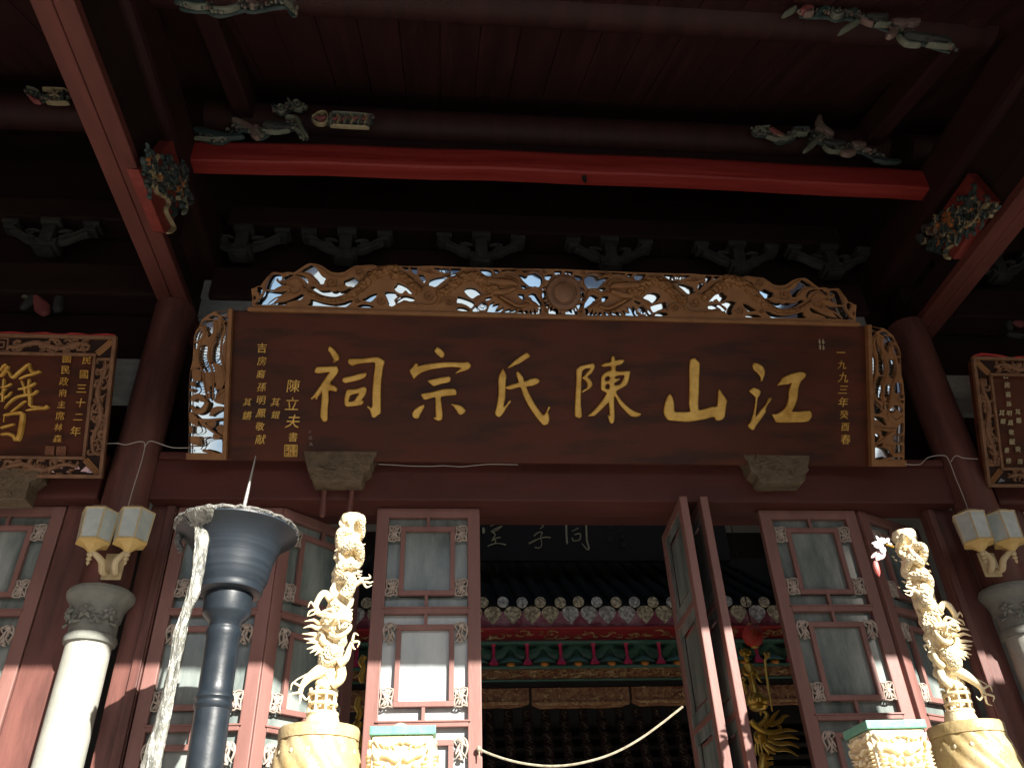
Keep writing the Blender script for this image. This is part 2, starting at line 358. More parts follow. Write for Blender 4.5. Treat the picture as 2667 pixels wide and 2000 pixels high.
# ================================================================== structure
AX = 0.82                      # axis of the middle bay
CXS = (-1.93, 3.57)            # column axes of the middle bay
DY = 4.8                       # plane of the doors
def struct(name, mb, m, smooth=False):
    return tag(mb.obj(name, m), kind='structure')
b = MB(); b.box((0,-10,-0.05), (60,60,0.1)); struct('courtyard_ground', b, M_['paving'])
b = MB(); b.box((AX,7.75,0.2), (24,11.5,0.4)); b.box((AX,1.85,0.1), (24,0.3,0.2)); struct('hall_floor', b, M_['hallfloor'])
b = MB(); b.box((AX,-0.3,0.006), (24,4.0,0.012)); struct('bounce_cut_paving', b, M_['bouncecut'])  # unseen dark paving added to cut light bounced into the porch
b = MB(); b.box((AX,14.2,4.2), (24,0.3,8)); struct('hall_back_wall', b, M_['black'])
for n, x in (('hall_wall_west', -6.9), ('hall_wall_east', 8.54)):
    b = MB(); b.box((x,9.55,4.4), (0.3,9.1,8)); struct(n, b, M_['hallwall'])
    b = MB(); b.box((x,3.0,4.4), (0.3,3.9,8)); struct(n.replace('hall','added_porch_end'), b, M_['black'])  # end walls added to keep side light out of the porch
# wall across the porch above the door lintel
b = MB(); b.box((AX,5.25,6.1), (15.2,0.2,3.6)); struct('upper_porch_wall', b, M_['darkwood'])
# unseen far wall, height set to block sky light (mirrored by the foil)
b = MB(); b.box((0.8,-26,5.5), (44,0.4,11.0)); struct('sky_block_wall_far', b, M_['plaster'])
for n_, x_, h_ in (('sky_block_wall_west',-7.6,8.0),('sky_block_wall_east',14.0,4.0)):  # unseen side walls added to block sky light reaching the porch
    b = MB(); b.box((x_,-12.4,h_/2), (0.4,27,h_)); struct(n_, b, M_['column'])
# sloping boarded ceiling, each board its own piece
ceiling = bpy.data.objects.new('porch_ceiling', None); COL.objects.link(ceiling); tag(ceiling, kind='structure')
ang = math.atan(0.6); y0, y1 = 1.0, 5.35; L = (y1-y0)/math.cos(ang)
pl = []
for k in range(2):
    b = MB(); b.box((0,0,0), (0.262,L,0.03), ch=0.004); pl.append(b.mesh('board', M_['ceil']))
for i in range(57):
    o = link('board', pl[0], ceiling); o.location = (AX-7.4+i*0.266, (y0+y1)/2, 4.7+0.6*(y0+y1)/2+random.uniform(-0.004,0.004)); o.rotation_euler = (ang, 0, 0)
b = MB(); b.box((AX,(y0+y1)/2,4.78+0.6*(y0+y1)/2), (15.4,L,0.08), rot=Matrix.Rotation(ang,3,'X').to_quaternion()); struct('roof_deck', b, M_['black'])
b = MB(); b.box((AX,1.0,5.44), (15.4,0.12,0.20)); struct('eave_board', b, M_['darkwood'])
b = MB(); b.box((AX,10.65,8.0), (15.4,7.2,0.15)); struct('hall_ceiling', b, M_['hallwall'])

def beam(name, c, s, m, label, cat='beam', group=None, ch=0.02, rz=0):
    b = MB(); b.box((0,0,0), s, ch=ch); o = b.obj(name, M_[m]); o.location = c; o.rotation_euler = (0,0,rz)
    return tag(o, label, cat, group)
def log(name, x0, x1, y, z, r, m, label, group=None, flatbottom=False, ry=1.0, sag=0.0, cat='beam'):
    b = MB(); n = 12
    b.tube([(x0+(x1-x0)*i/n, y, z+sag*math.sin(math.pi*i/n)) for i in range(n+1)], r, seg=20, axis=(0,1,0), flat=ry)
    o = b.obj(name, M_[m]); return tag(o, label, cat, group)
# lintels over the doors
lt = thing('door_lintel', (AX, 4.82, 3.93), 'long dark red lintel beam right above the middle doors, under the big name board', 'beam')
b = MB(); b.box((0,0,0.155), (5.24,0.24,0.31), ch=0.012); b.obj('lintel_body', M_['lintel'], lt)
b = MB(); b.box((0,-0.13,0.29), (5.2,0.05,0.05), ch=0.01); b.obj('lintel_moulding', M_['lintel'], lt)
beam('door_lintel', (-3.9,4.82,4.085), (3.6,0.24,0.31), 'lintel', 'dark red lintel beam under the left plaque, cut by the photo edge')
beam('door_lintel', (5.54,4.82,4.085), (3.6,0.24,0.31), 'lintel', 'dark red lintel beam under the right plaque at the photo edge')
beam('tie_beam', (AX,4.98,5.84), (5.2,0.26,0.30), 'darkwood', 'sooty dark beam behind the carved crest of the name board')
beam('tie_beam', (-3.9,4.98,5.84), (3.6,0.26,0.30), 'darkwood', 'sooty dark beam above the left gold-lettered plaque')
beam('tie_beam', (5.54,4.98,5.84), (3.6,0.26,0.30), 'darkwood', 'sooty dark beam above the right plaque')
beam('wall_plate_beam', (AX,5.0,6.60), (5.2,0.24,0.22), 'darkwood', 'black-brown beam resting on the row of carved brackets above the name board')
beam('wall_plate_beam', (-3.9,5.0,6.60), (3.6,0.24,0.22), 'darkwood', 'black-brown beam resting on the carved bracket at the far left')
beam('wall_plate_beam', (5.54,5.0,6.60), (3.6,0.24,0.22), 'darkwood', 'black-brown beam resting on the carved bracket at the far right')
# purlins parallel to the facade
pb = MB()
n = 16; x0, x1 = -2.02, 4.10
rows = [(-0.085,0.0),(0.022,0.0),(0.036,0.012),(0.042,0.05),(0.042,0.175),(0.030,0.205),(0.0,0.215),(-0.095,0.215),(-0.105,0.12),(-0.100,0.02)]
k0 = 0
for i in range(n+1):
    t = i/n; zc = 6.155 + 0.045*math.sin(math.pi*t)
    for (yy, zz) in rows: pb.v.append((x0+(x1-x0)*t, 3.99-yy+0.004*math.sin(i*1.7), zc+zz+0.003*math.sin(i*2.3)))
m = len(rows)
for i in range(n):
    for j in range(m):
        q = i*m; pb.f.append((q+j, q+(j+1)%m, q+m+(j+1)%m, q+m+j)); pb.sm.append(False)
pb.f.append(tuple(range(m))); pb.sm.append(False); pb.f.append(tuple(n*m+j for j in reversed(range(m)))); pb.sm.append(False)
red = thing('red_tie_beam', (0,0,0), 'bright red rounded beam arching across the middle bay high under the ceiling', 'beam')
pb.obj('beam_body', M_['brightred'], red)
hp = at(1522, 466, 4.0)
b = MB(); b.tube([(hp.x,4.0,hp.z+0.03),(hp.x,3.995,hp.z-0.02),(hp.x+0.004,3.99,hp.z-0.05)], [0.018,0.016,0.008], seg=8); b.obj('hook', M_['black'], red)
log('ceiling_purlin', -1.8, 3.5, 4.12, 6.80, 0.145, 'ceil', 'dull maroon round purlin just above the bright red beam', 'round purlins under the ceiling')
log('ceiling_purlin', -1.8, 3.5, 2.84, 6.42, 0.13, 'ceil', 'dull maroon round purlin at the very top edge of the photo', 'round purlins under the ceiling')
log('ceiling_purlin', -5.4, -2.05, 4.12, 6.80, 0.13, 'ceil', 'dull maroon round purlin left of the slanting red cross-beam', 'round purlins under the ceiling')
log('ceiling_purlin', 3.7, 7.2, 4.12, 6.80, 0.13, 'ceil', 'dull maroon round purlin right of the cross-beam at the right edge', 'round purlins under the ceiling')
beam('purlin_plate', (0.85,4.12,6.54), (5.1,0.10,0.16), 'darkwood', 'thin dark plank between the red beam and the purlin above it')
# cross-beams running towards the viewer
for x, side in ((CXS[0],'left'), (CXS[1],'right')):
    x = x+(0.19 if x > 0 else 0.0)
    cb = thing('cross_beam', (x, 3.2, 5.45), 'faded red square cross-beam slanting down the %s of the photo to a column' % side, 'beam', 'red cross-beams')
    mm = 'beam'
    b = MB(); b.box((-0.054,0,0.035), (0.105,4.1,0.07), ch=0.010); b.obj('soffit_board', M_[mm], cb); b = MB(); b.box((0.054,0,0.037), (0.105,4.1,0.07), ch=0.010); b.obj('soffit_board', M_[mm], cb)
    b = MB(); b.box((0,0,0.16), (0.19,4.1,0.18), ch=0.010); b.obj('beam_body', M_['darkwood'], cb)  # shade of the unlit beam sides put into this darker colour
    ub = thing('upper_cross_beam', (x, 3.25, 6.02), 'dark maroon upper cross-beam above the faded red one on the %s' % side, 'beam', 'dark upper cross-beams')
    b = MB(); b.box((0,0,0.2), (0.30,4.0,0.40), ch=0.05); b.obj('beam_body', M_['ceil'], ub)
    b = MB(); b.box((0.0,-0.4,-0.17), (0.16,2.9,0.34), ch=0.01); b.obj('infill_board', M_['darkwood'], ub)
    # inner queen beam, dim
    ib = thing('roof_strut', (x+(0.42 if x < 0 else -0.42), 3.3, 6.5), 'dim maroon strut beside the dark upper cross-beam on the %s' % side, 'beam', 'dim struts under the ceiling')
    b = MB(); b.box((0,0,0.1), (0.14,3.0,0.22), ch=0.02, rot=Matrix.Rotation(0.30,3,'X').to_quaternion()); b.obj('strut_body', M_['ceil'], ib)

# grey slabs seen behind the boards
def slab(u0,v0,u1,v1,Y,label):
    a = at(u0,v0,Y); c = at(u1,v1,Y)
    b = MB(); b.box((0,0,0), (abs(c.x-a.x),0.06,abs(a.z-c.z)), ch=0.012)
    o = b.obj('grey_slab', M_['slab']); o.location = ((a.x+c.x)/2, Y+0.03, (a.z+c.z)/2)
    tag(o, label, 'slab', 'grey slabs behind the name boards')
slab(275,932,388,1046,4.72,'grey plaster slab sticking out between the left plaque and the column')
slab(2440,975,2570,1078,4.72,'grey plaster slab sticking out between the right column and the right plaque')
slab(532,728,800,840,4.90,'grey slab behind the upper left corner of the big name board')
slab(2080,758,2268,872,4.90,'grey slab behind the upper right corner of the big name board')

# ------------------------------------------------------------------ columns
def column(x, u, side, mid=True):
    z0 = 3.345                    # top of the stone capital
    t = thing('column', (x, 4.72, 0.4), '%s column: pale stone shaft and flower-carved capital under a timber post' % side, 'column', 'porch columns at the door wall')
    b = MB(); b.lathe([(0.130,0.0),(0.125,1.0),(0.119,z0-0.4-0.30)], seg=28); b.obj('stone_shaft', M_['stonepale'], t)
    b = MB()
    k = z0-0.4
    b.lathe([(0.119,k-0.31),(0.134,k-0.305),(0.140,k-0.285),(0.134,k-0.262),(0.126,k-0.258),(0.127,k-0.17),(0.136,k-0.165),(0.136,k-0.15),(0.142,k-0.11),(0.158,k-0.078),(0.176,k-0.058),(0.181,k-0.048),(0.181,k-0.026),(0.172,k-0.020),(0.172,k-0.010),(0.155,k)], seg=36,
            wob=lambda th,z: 1+0.012*math.sin(9*th+z*30))
    cap = b.obj('capital', M_['stone'], t)
    fl = MB()
    for q in (-1.62,-0.75,-2.5):
        cx_, cy_ = 0.132*math.cos(q), 0.132*math.sin(q)
        nrm = Vector((math.cos(q), math.sin(q), 0)); tg = Vector((-math.sin(q), math.cos(q), 0))
        cc = Vector((cx_, cy_, k-0.155))
        for i in range(5):
            a_ = 2*math.pi*i/5+0.3
            d = tg*math.cos(a_)+Vector((0,0,1))*math.sin(a_)
            fl.tube([cc+nrm*0.004, cc+d*0.022+nrm*0.016, cc+d*0.048+nrm*0.004], [0.006,0.015,0.004], seg=7)
        fl.ball(cc+nrm*0.014, 0.012, 8, 6)
        for i in (-1,1):
            fl.tube([cc+Vector((0,0,-0.05))+tg*0.02*i, cc+tg*0.05*i+Vector((0,0,-0.06))+nrm*0.008, cc+tg*0.075*i+Vector((0,0,-0.02))-nrm*0.008], [0.005,0.010,0.004], seg=6)
    fl.obj('carved_flower', M_['stone'], cap)
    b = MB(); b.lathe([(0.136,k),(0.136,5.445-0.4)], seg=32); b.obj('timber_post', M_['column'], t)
    return t
column(CXS[0], 285, 'left')
column(CXS[1], 2600, 'right')
# red boards either side of each column
def jamb(x0, x1, label, y=4.80, z1=3.93, m='column', groove=None):
    t = thing('door_jamb', ((x0+x1)/2, y, 0.4), label, 'door frame', 'red-brown door jamb boards')
    w_ = x1-x0
    b = MB(); b.box((0,0.04,(z1-0.4)/2), (w_,0.08,z1-0.4), ch=0.006); b.obj('jamb_board', M_[m], t)
    b = MB(); b.box((w_/2-0.03 if x0 < AX else -w_/2+0.03,-0.012,(z1-0.4)/2), (0.05,0.024,z1-0.41), ch=0.005); b.obj('jamb_moulding', M_[m], t)
jamb(-1.80,-1.642,'wide red-brown jamb board between the left stone column and the nearest glazed door')
jamb(-2.30,-2.03,'red-brown jamb board left of the left stone column')
jamb(3.26,3.46,'red-brown jamb board just left of the right stone column')
jamb(3.70,3.95,'red-brown jamb board right of the right stone column')
# round front column of the porch, outside the frame
def front_column(x, label, r=0.19):
    t = thing('front_column', (x, 1.75, 0.0), label, 'column', 'round front columns at the eaves')
    b = MB(); b.lathe([(0.30,0),(0.30,0.12),(0.26,0.2),(0.22,0.3)], seg=24); b.obj('column_base', M_['stone'], t)
    b = MB(); b.lathe([(r,0.3),(r,5.85)], seg=24); b.obj('post', M_['column'], t)
b = MB(); b.box((3.80,1.75,2.7), (0.74,0.4,5.4)); tag(b.obj('shade_pier_front', M_['column']), 'unseen square red pier added at the right to shade the doors, outside the frame', 'pier')  # unseen pier added only to cast the wide shade on the doors
front_column(-3.95, 'round red front column of the porch on the left, outside the frame')
b = MB(); b.box((5.98,0.75,2.6), (1.1,0.35,5.2)); tag(b.obj('shade_pier_right', M_['plaster']), 'tall unseen white pier added far right to shade the right column, outside the frame', 'pier')  # unseen pier added to keep sun off the right jamb and column

# ------------------------------------------------------------------ glazed doors
def ornament_mesh():
    b = MB(); W, H = 0.072, 0.105
    fr = [[(-.5,-.5),(-.5,-.2),(-.42,.1),(-.5,.5)],[(.5,-.5),(.42,-.1),(.5,.2),(.5,.5)],[(-.5,.47),(-.1,.42),(.15,.5),(.5,.45)],[(-.5,-.47),(0,-.5),(.2,-.42),(.5,-.48)],
          [(-.45,-.45),(-.2,-.15),(0.05,0.02)],[(.45,-.42),(.22,-.2),(0,0)],[(-.44,.42),(-.3,.15),(0,0.05)],[(.44,.42),(.25,.3),(.05,.05)],
          [(-.1,.45),(-.15,.25),(.02,.1)],[(.2,.42),(.05,.3),(0,.1)],[(-.45,-.1),(-.2,-.02),(0,0)],[(.45,0.02),(.2,.08),(0,0)],[(0,0),(-.08,-.25),(-.2,-.42)],[(0,0),(.1,-.25),(.05,-.45)]]
    for i, s in enumerate(fr):
        b.relief([(x*W, z*H) for x, z in s], [0.006,0.014,0.008] if i > 3 else [0.008,0.010,0.007], h=0.012, base=0.0, sub=3)
    b.ball((0,-0.01,0.02*0), 0.014, 8, 6, sc=(1,0.5,1.2))
    return b.mesh('ornament', M_['orn'])
ORN = ornament_mesh()
ORN2 = None
def ornament_mesh2():
    b = MB(); W, H = 0.072, 0.115
    fr = [[(-.1,.5),(-.4,.35),(-.5,.0),(-.3,-.4)],[(.0,.5),(.35,.4),(.5,.3),(.3,.1)],[(0,.45),(-.1,.1),(-.05,-.15),(-.45,-.45)],[(0,.3),(.2,.0),(.1,-.2),(.45,-.5)],
          [(-.45,.05),(-.2,.2),(0,.25)],[(.1,.2),(.3,-.1),(.42,-.3)],[(-.05,-.1),(.05,-.3),(-.1,-.5),(.2,-.45)]]
    for s in fr: b.relief([(x*W, z*H) for x, z in s], [0.008,0.016,0.007], h=0.014, sub=3)
    b.ball((0,-0.01,0.04), 0.016, 8, 6, sc=(1.2,0.5,0.9))
    return b.mesh('ornament', M_['orn'])
ORN2 = ornament_mesh2()
def leaf(loc, W, ang, label, group='glazed lattice doors', zt=3.925, zb=0.42, T=0.05, white=False):
    t = thing('glazed_door', (loc[0], loc[1], 0), label, 'door', group, rot=(0,0,ang))
    S_ = 0.078; D = M_['door']
    # stiles with a rounded edge, built once per width through scaling of a chamfered bar
    for x in (S_/2, W-S_/2):
        b = MB(); b.box((x,T/2,(zt+zb)/2), (S_,T,zt-zb), ch=0.006); b.obj('stile', D, t)
    secs = [(3.862,3.275),(3.237,2.634),(2.600,2.02)]
    rails = [(zt,3.862),(3.275,3.237),(2.634,2.600),(2.02,1.97),(1.62,1.57),(0.52,zb)]
    x0, x1 = S_, W-S_
    for i, (a, c) in enumerate(rails):
        b = MB(); b.box(((x0+x1)/2, T/2-0.002*(i in (1,2)), (a+c)/2), (x1-x0+0.004, T-0.004+0.008*(i in (1,2)), a-c), ch=0.004)
        if i in (1,2): b.box(((x0+x1)/2, -0.004, a-0.004), (x1-x0+0.03, 0.014, 0.010), ch=0.002)
        b.obj('rail', D, t)
    for si, (a, c) in enumerate(secs):
        ix0, ix1 = x0+0.078, x1-0.078; za, zc = a-0.066, c+0.074
        fb = MB(); q = 0.030; y = 0.012; d = 0.030
        fb.box(((ix0+ix1)/2, y, za-q/2), (ix1-ix0, d, q), ch=0.003); fb.box(((ix0+ix1)/2, y, zc+q/2), (ix1-ix0, d, q), ch=0.003)
        fb.box((ix0+q/2, y+0.0005, (za+zc)/2), (q, d-0.001, za-zc-2*q+0.001), ch=0.003); fb.box((ix1-q/2, y+0.0005, (za+zc)/2), (q, d-0.001, za-zc-2*q+0.001), ch=0.003)
        fr = fb.obj('lattice_frame', D, t)
        xm = (ix0+ix1)/2
        for (p, r_) in ((a, za), (zc, c)):
            box('mullion', t, (xm, y+0.002, (p+r_)/2), (0.019, d-0.006, abs(p-r_)), D)
        for sx, ox in ((0, (x0+ix0)/2), (1, (x1+ix1)/2)):
            for top in (0, 1):
                o = link('ornament', ORN if (si == 0 or not top) else ORN2, t)
                o.location = (ox, 0.008, za-0.045 if top else zc+0.05)
                o.rotation_euler = (0, (math.pi if sx and (si == 0) else 0), 0) if top else (0, math.pi*(1-sx), 0)
                o.scale = (1.0 if not (sx and top and si) else -1.0, 1, 1)
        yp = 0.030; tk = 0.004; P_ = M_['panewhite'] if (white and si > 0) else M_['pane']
        box('pane', t, (xm, yp, (za+zc)/2), (ix1-ix0-2*q+0.01, tk, za-zc-2*q+0.01), P_)
        for (xa, xb) in ((x0, ix0+0.006), (ix1-0.006, x1)):
            box('pane', t, ((xa+xb)/2, yp+0.006, (za+zc)/2), (xb-xa, tk, za-zc), P_)
        for (zp, zr) in ((a, za), (zc, c)):
            for (xa, xb) in ((x0, xm-0.004), (xm+0.004, x1)):
                box('pane', t, ((xa+xb)/2, yp+0.012, (zp+zr)/2), (xb-xa, tk, abs(zp-zr)), P_)
    for (a, c) in ((1.97,1.62),(1.57,0.52)):
        b = MB(); b.box(((x0+x1)/2, 0.03, (a+c)/2), (x1-x0, 0.014, a-c)); b.box(((x0+x1)/2, 0.02, (a+c)/2), (x1-x0-0.08, 0.014, a-c-0.08), ch=0.005); b.obj('door_panel', D, t)
    return t
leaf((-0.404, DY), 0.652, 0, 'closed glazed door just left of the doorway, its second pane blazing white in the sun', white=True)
leaf((-1.634, DY), 0.640, 0, 'glazed door right behind the black iron candle holder')
leaf((-0.985, DY), 0.650, math.radians(45), 'glazed door turned inwards behind the left golden dragon pillar')
leaf((1.565, 4.605), 0.640, math.radians(87), 'folded-back glazed door edge-on at the right of the doorway, its latticed face to the left')
leaf((1.700, 4.605), 0.640, math.radians(87), 'second folded-back door, close against the right side of the first')
leaf((2.101, DY), 0.666, 0, 'glazed door with a white paper showing behind its second pane, above the square green-rimmed burner')
leaf((2.800, DY), 0.650, math.radians(28), 'glazed door turned inwards behind the right golden dragon pillar')
leaf((-2.95, DY), 0.640, 0, 'glazed door at the left edge of the photo, left of the stone column')
leaf((-3.60, DY), 0.640, 0, 'glazed door further left than the one at the left photo edge, out of view')
leaf((3.96, DY), 0.640, 0, 'glazed door right of the right stone column, out of view')
p0 = at(2110,1605,4.86); p1 = at(2255,1620,4.86)
b = MB(); b.add([at(2113,1602,4.87), at(2165,1600,4.868), at(2250,1588,4.872), at(2262,1640,4.87), at(2240,1700,4.866), at(2190,1760,4.87), at(2128,1800,4.872), at(2118,1690,4.866)], [tuple(range(8))])
tag(b.obj('paper_sheet', M_['petal']), 'white paper stuck behind the glass of the door right of the lantern', 'paper')
# ================================================================== the big name board
LEAN = math.radians(29.5)
o_ = at(1430, 1206.5, 4.6)
BF = Frame((o_.x, 4.6, o_.z), LEAN)
board = thing('name_board', (0,0,0), 'big leaning brown name board with six gold characters under an openwork dragon crest', 'name board')
BF.apply(board)
def LB(pts, out=0.0): return [BF.loc(u, v, out) for u, v in pts]
xl, zb_ = BF.loc(594,1198); xr, _ = BF.loc(2266,1215)
xtl, zt_ = BF.loc(605,804); xtr, zt2 = BF.loc(2253,852)
XL, XR = (xl+xtl)/2, (xr+xtr)/2; ZT = (zt_+zt2)/2; HB = ZT
b = MB(); b.box(((XL+XR)/2, 0.035, HB/2), (XR-XL, 0.06, HB), ch=0.006)
mdl = M_['board']
# dark soot smears of their own shape on the lacquer
n = mdl.node_tree.nodes; l = mdl.node_tree.links; bs = n['Principled BSDF']
prev = bs.inputs['Base Color'].links[0].from_socket
tcn = n.new('ShaderNodeTexCoord'); mpn = n.new('ShaderNodeMapping'); mpn.inputs['Scale'].default_value = (0.9,1,4.2); l.new(tcn.outputs['Object'], mpn.inputs['Vector'])
tn = n.new('ShaderNodeTexNoise'); tn.inputs['Scale'].default_value = 2.1; tn.inputs['Detail'].default_value = 7; l.new(mpn.outputs[0], tn.inputs['Vector'])
rr = n.new('ShaderNodeValToRGB'); rr.color_ramp.elements[0].position = 0.49; rr.color_ramp.elements[1].position = 0.62
rr.color_ramp.elements[0].color = (0,0,0,1); rr.color_ramp.elements[1].color = (0.62,0.62,0.62,1); l.new(tn.outputs['Fac'], rr.inputs[0])
mx = n.new('ShaderNodeMixRGB'); l.new(rr.outputs[0], mx.inputs[0]); l.new(prev, mx.inputs[1]); mx.inputs[2].default_value = (0.022,0.012,0.010,1); l.new(mx.outputs[0], bs.inputs['Base Color'])
b.obj('board_panel', mdl, board)
FR = 0.006   # front of the panel stands at y = +0.005
def carved(name, data, Zf, m, par, frame, thick=0.022, bev=0.009, label=None):
    G = []
    for out, holes in data:
        G.append((closed_smooth([frame.loc(*p) for p in Zf(out)], 3), [closed_smooth([frame.loc(*p) for p in Zf(h)], 3) for h in holes]))
    o = plate(G, thick, bev, back=-0.004, bres=3).obj(name, m, par)
    for p in o.data.polygons: p.use_smooth = True
    try: o.data.set_sharp_from_angle(angle=math.radians(50))
    except Exception: pass
    if label: o['label'] = label
    return o
Z4 = Z(800,880,.20344); Z5 = Z(1250,880,.20344); Z6 = Z(1700,880,.20344)
ci = [([(295,108),(330,130),(370,170),(405,220),(418,265),(405,290),(370,300),(330,315),(345,290),(325,250),(295,195),(268,160),(272,125)],[]),
 ([(125,372),(250,367),(370,362),(390,375),(405,415),(395,450),(350,510),(300,575),(310,598),(350,608),(385,640),(392,665),(375,690),(330,682),(278,680),(280,780),(270,900),(265,1050),(235,1075),(205,1068),(180,1030),(170,985),(180,850),(190,690),(150,720),(100,792),(120,750),(80,778),(50,790),(60,765),(130,670),(190,580),(250,490),(285,440),(150,458),(95,437)],[]),
 ([(540,268),(700,265),(830,250),(905,245),(950,265),(995,300),(975,390),(955,520),(945,700),(945,950),(910,990),(865,1022),(830,1010),(815,960),(795,910),(762,875),(828,888),(835,700),(850,500),(870,325),(800,320),(650,335),(580,360),(520,318)],[]),
 ([(480,505),(560,490),(680,455),(765,445),(765,470),(740,510),(650,545),(490,580),(450,550),(455,525)],[]),
 ([(520,660),(620,655),(700,630),(740,622),(762,650),(760,700),(735,750),(705,792),(725,800),(722,840),(690,860),(600,875),(510,882),(480,850),(478,780),(495,700)],[[(555,740),(600,722),(660,712),(630,760),(605,800),(540,815),(545,770)]])]
zong = [([(1665,120),(1720,150),(1755,190),(1760,220),(1745,250),(1715,255),(1670,220),(1628,172),(1640,145)],[]),
 ([(1380,322),(1420,330),(1425,358),(1500,340),(1650,320),(1800,310),(1990,312),(2050,305),(2085,330),(2098,360),(2070,400),(2000,430),(1895,455),(1935,415),(1965,385),(1850,375),(1720,385),(1570,410),(1470,445),(1410,485),(1368,528),(1340,485),(1308,422),(1330,395),(1355,365)],[]),
 ([(1540,548),(1600,530),(1720,505),(1815,492),(1840,520),(1820,570),(1720,590),(1620,618),(1580,590)],[]),
 ([(1455,725),(1480,710),(1600,690),(1740,655),(1870,648),(1905,665),(1915,718),(1890,735),(1720,755),(1722,850),(1735,970),(1725,1045),(1680,1062),(1640,1045),(1617,1015),(1645,1015),(1640,900),(1640,770),(1610,765),(1520,792),(1490,785)],[]),
 ([(1495,852),(1500,890),(1460,960),(1425,1030),(1380,1032),(1350,1010),(1345,965),(1370,920),(1430,875)],[]),
 ([(1840,850),(1930,852),(1990,880),(2028,925),(2015,960),(1970,985),(1940,975),(1905,920),(1875,880)],[])]
shi = [([(590,190),(620,205),(643,240),(600,270),(500,335),(450,350),(400,378),(350,390),(385,345),(430,300),(510,240)],[]),
 ([(290,395),(315,430),(340,490),(330,560),(325,760),(300,880),(340,850),(402,790),(350,880),(300,960),(270,1000),(240,1015),(205,995),(190,960),(210,880),(235,720),(232,540),(250,460)],[]),
 ([(480,428),(520,460),(560,520),(570,555),(640,525),(710,512),(755,530),(765,555),(735,590),(670,615),(595,630),(640,730),(710,860),(805,985),(845,940),(885,880),(890,890),(870,950),(885,1000),(885,1060),(865,1105),(820,1118),(790,1100),(700,990),(610,850),(550,730),(515,632),(400,662),(345,655),(318,635),(400,595),(490,570),(470,500),(462,450)],[])]
chen = [([(1415,330),(1450,325),(1468,355),(1460,400),(1420,460),(1375,498),(1410,530),(1440,590),(1420,635),(1370,670),(1295,700),(1330,665),(1365,630),(1370,590),(1350,550),(1303,515),(1340,470),(1410,392),(1340,400),(1305,440),(1298,600),(1290,850),(1303,1000),(1270,1028),(1215,1000),(1210,900),(1220,700),(1232,500),(1230,410),(1270,365),(1340,345)],[]),
 ([(1700,228),(1725,255),(1728,288),(1790,275),(1840,278),(1840,310),(1800,345),(1742,362),(1738,425),(1830,425),(1920,425),(1910,510),(1880,600),(1820,640),(1740,690),(1800,790),(1880,870),(1960,930),(2060,970),(2050,992),(2010,1012),(1930,1005),(1860,940),(1780,850),(1722,745),(1715,850),(1722,1000),(1715,1070),(1688,1100),(1655,1075),(1632,990),(1655,990),(1650,880),(1640,830),(1570,900),(1470,995),(1370,1000),(1430,950),(1520,850),(1615,715),(1570,680),(1545,650),(1548,500),(1590,445),(1670,410),(1668,365),(1600,372),(1548,358),(1590,320),(1670,305),(1675,250)],
  [[(1600,515),(1640,490),(1660,515),(1640,545),(1605,550)],[(1605,610),(1640,585),(1655,610),(1645,650),(1610,650)],[(1722,515),(1750,490),(1840,478),(1830,530),(1790,590),(1730,605),(1722,580),(1785,535),(1780,520)]])]
shan = [([(530,258),(560,285),(598,330),(590,500),(585,700),(580,912),(650,905),(740,880),(815,872),(825,780),(830,680),(850,655),(890,720),(945,800),(935,870),(915,1010),(880,1050),(820,1060),(795,1040),(775,1012),(650,1045),(450,1075),(250,1062),(190,1050),(150,1000),(133,940),(145,850),(170,770),(200,725),(222,715),(250,760),(270,840),(275,938),(340,945),(470,940),(458,850),(462,600),(460,400),(472,285),(500,265)],[])]
jiang = [([(1310,318),(1360,335),(1405,370),(1430,430),(1425,480),(1405,530),(1380,565),(1375,510),(1340,460),(1290,415),(1268,370),(1275,330)],[]),
 ([(1290,635),(1350,660),(1375,690),(1365,730),(1335,780),(1325,860),(1312,1000),(1370,930),(1440,850),(1515,750),(1470,840),(1440,910),(1440,950),(1380,1040),(1320,1120),(1295,1165),(1275,1182),(1230,1155),(1210,1120),(1250,1060),(1280,970),(1300,860),(1310,770),(1280,735),(1225,680),(1255,650)],[]),
 ([(1890,432),(1940,450),(1955,480),(1930,520),(1890,560),(1860,640),(1845,780),(1810,880),(1775,940),(1850,940),(2000,932),(2020,960),(2030,1000),(1990,1065),(1900,1080),(1700,1085),(1580,1082),(1550,1040),(1520,975),(1580,970),(1650,930),(1700,870),(1730,780),(1735,680),(1770,575),(1730,595),(1640,605),(1585,612),(1620,560),(1660,505),(1770,455)],[])]
for data, zf, lab in ((ci,Z4,'gold character at the far left of the six'),(zong,Z4,'second gold character from the left'),(shi,Z5,'third gold character from the left'),(chen,Z5,'fourth gold character from the left'),(shan,Z6,'fifth gold character, like a three-pronged peak'),(jiang,Z6,'gold character at the far right of the six')):
    carved('character', data, zf, M_['goldchar'], board, BF, label=lab)
def column_text(frame, par, chars, u0, v0, u1, v1, size, m=M_['goldchar'], shear=0.12, bold=0.0, name='inscription', label=None, hs=1.0):
    """column of small characters, first glyph centred at (u0, v0), last at (u1, v1)"""
    it = []; k = len(chars)
    for i, ch in enumerate(chars):
        t = i/max(k-1,1); u = u0+(u1-u0)*t; v = v0+(v1-v0)*t
        x, z = frame.loc(u, v); x2, z2 = frame.loc(u, v+size)
        sz = abs(z2-z)*0.9
        jr = random.Random(i*7+int(u0)); it.append((ch, x+jr.uniform(-.06,.06)*sz, z, sz*jr.uniform(0.88,1.06), shear+jr.uniform(-.08,.14)))
    o = glyphs(it, thick=0.006, back=-0.003, bold=bold).obj(name, m, par)
    tag(o, kind='stuff')
    if label: o['label'] = label
    return o
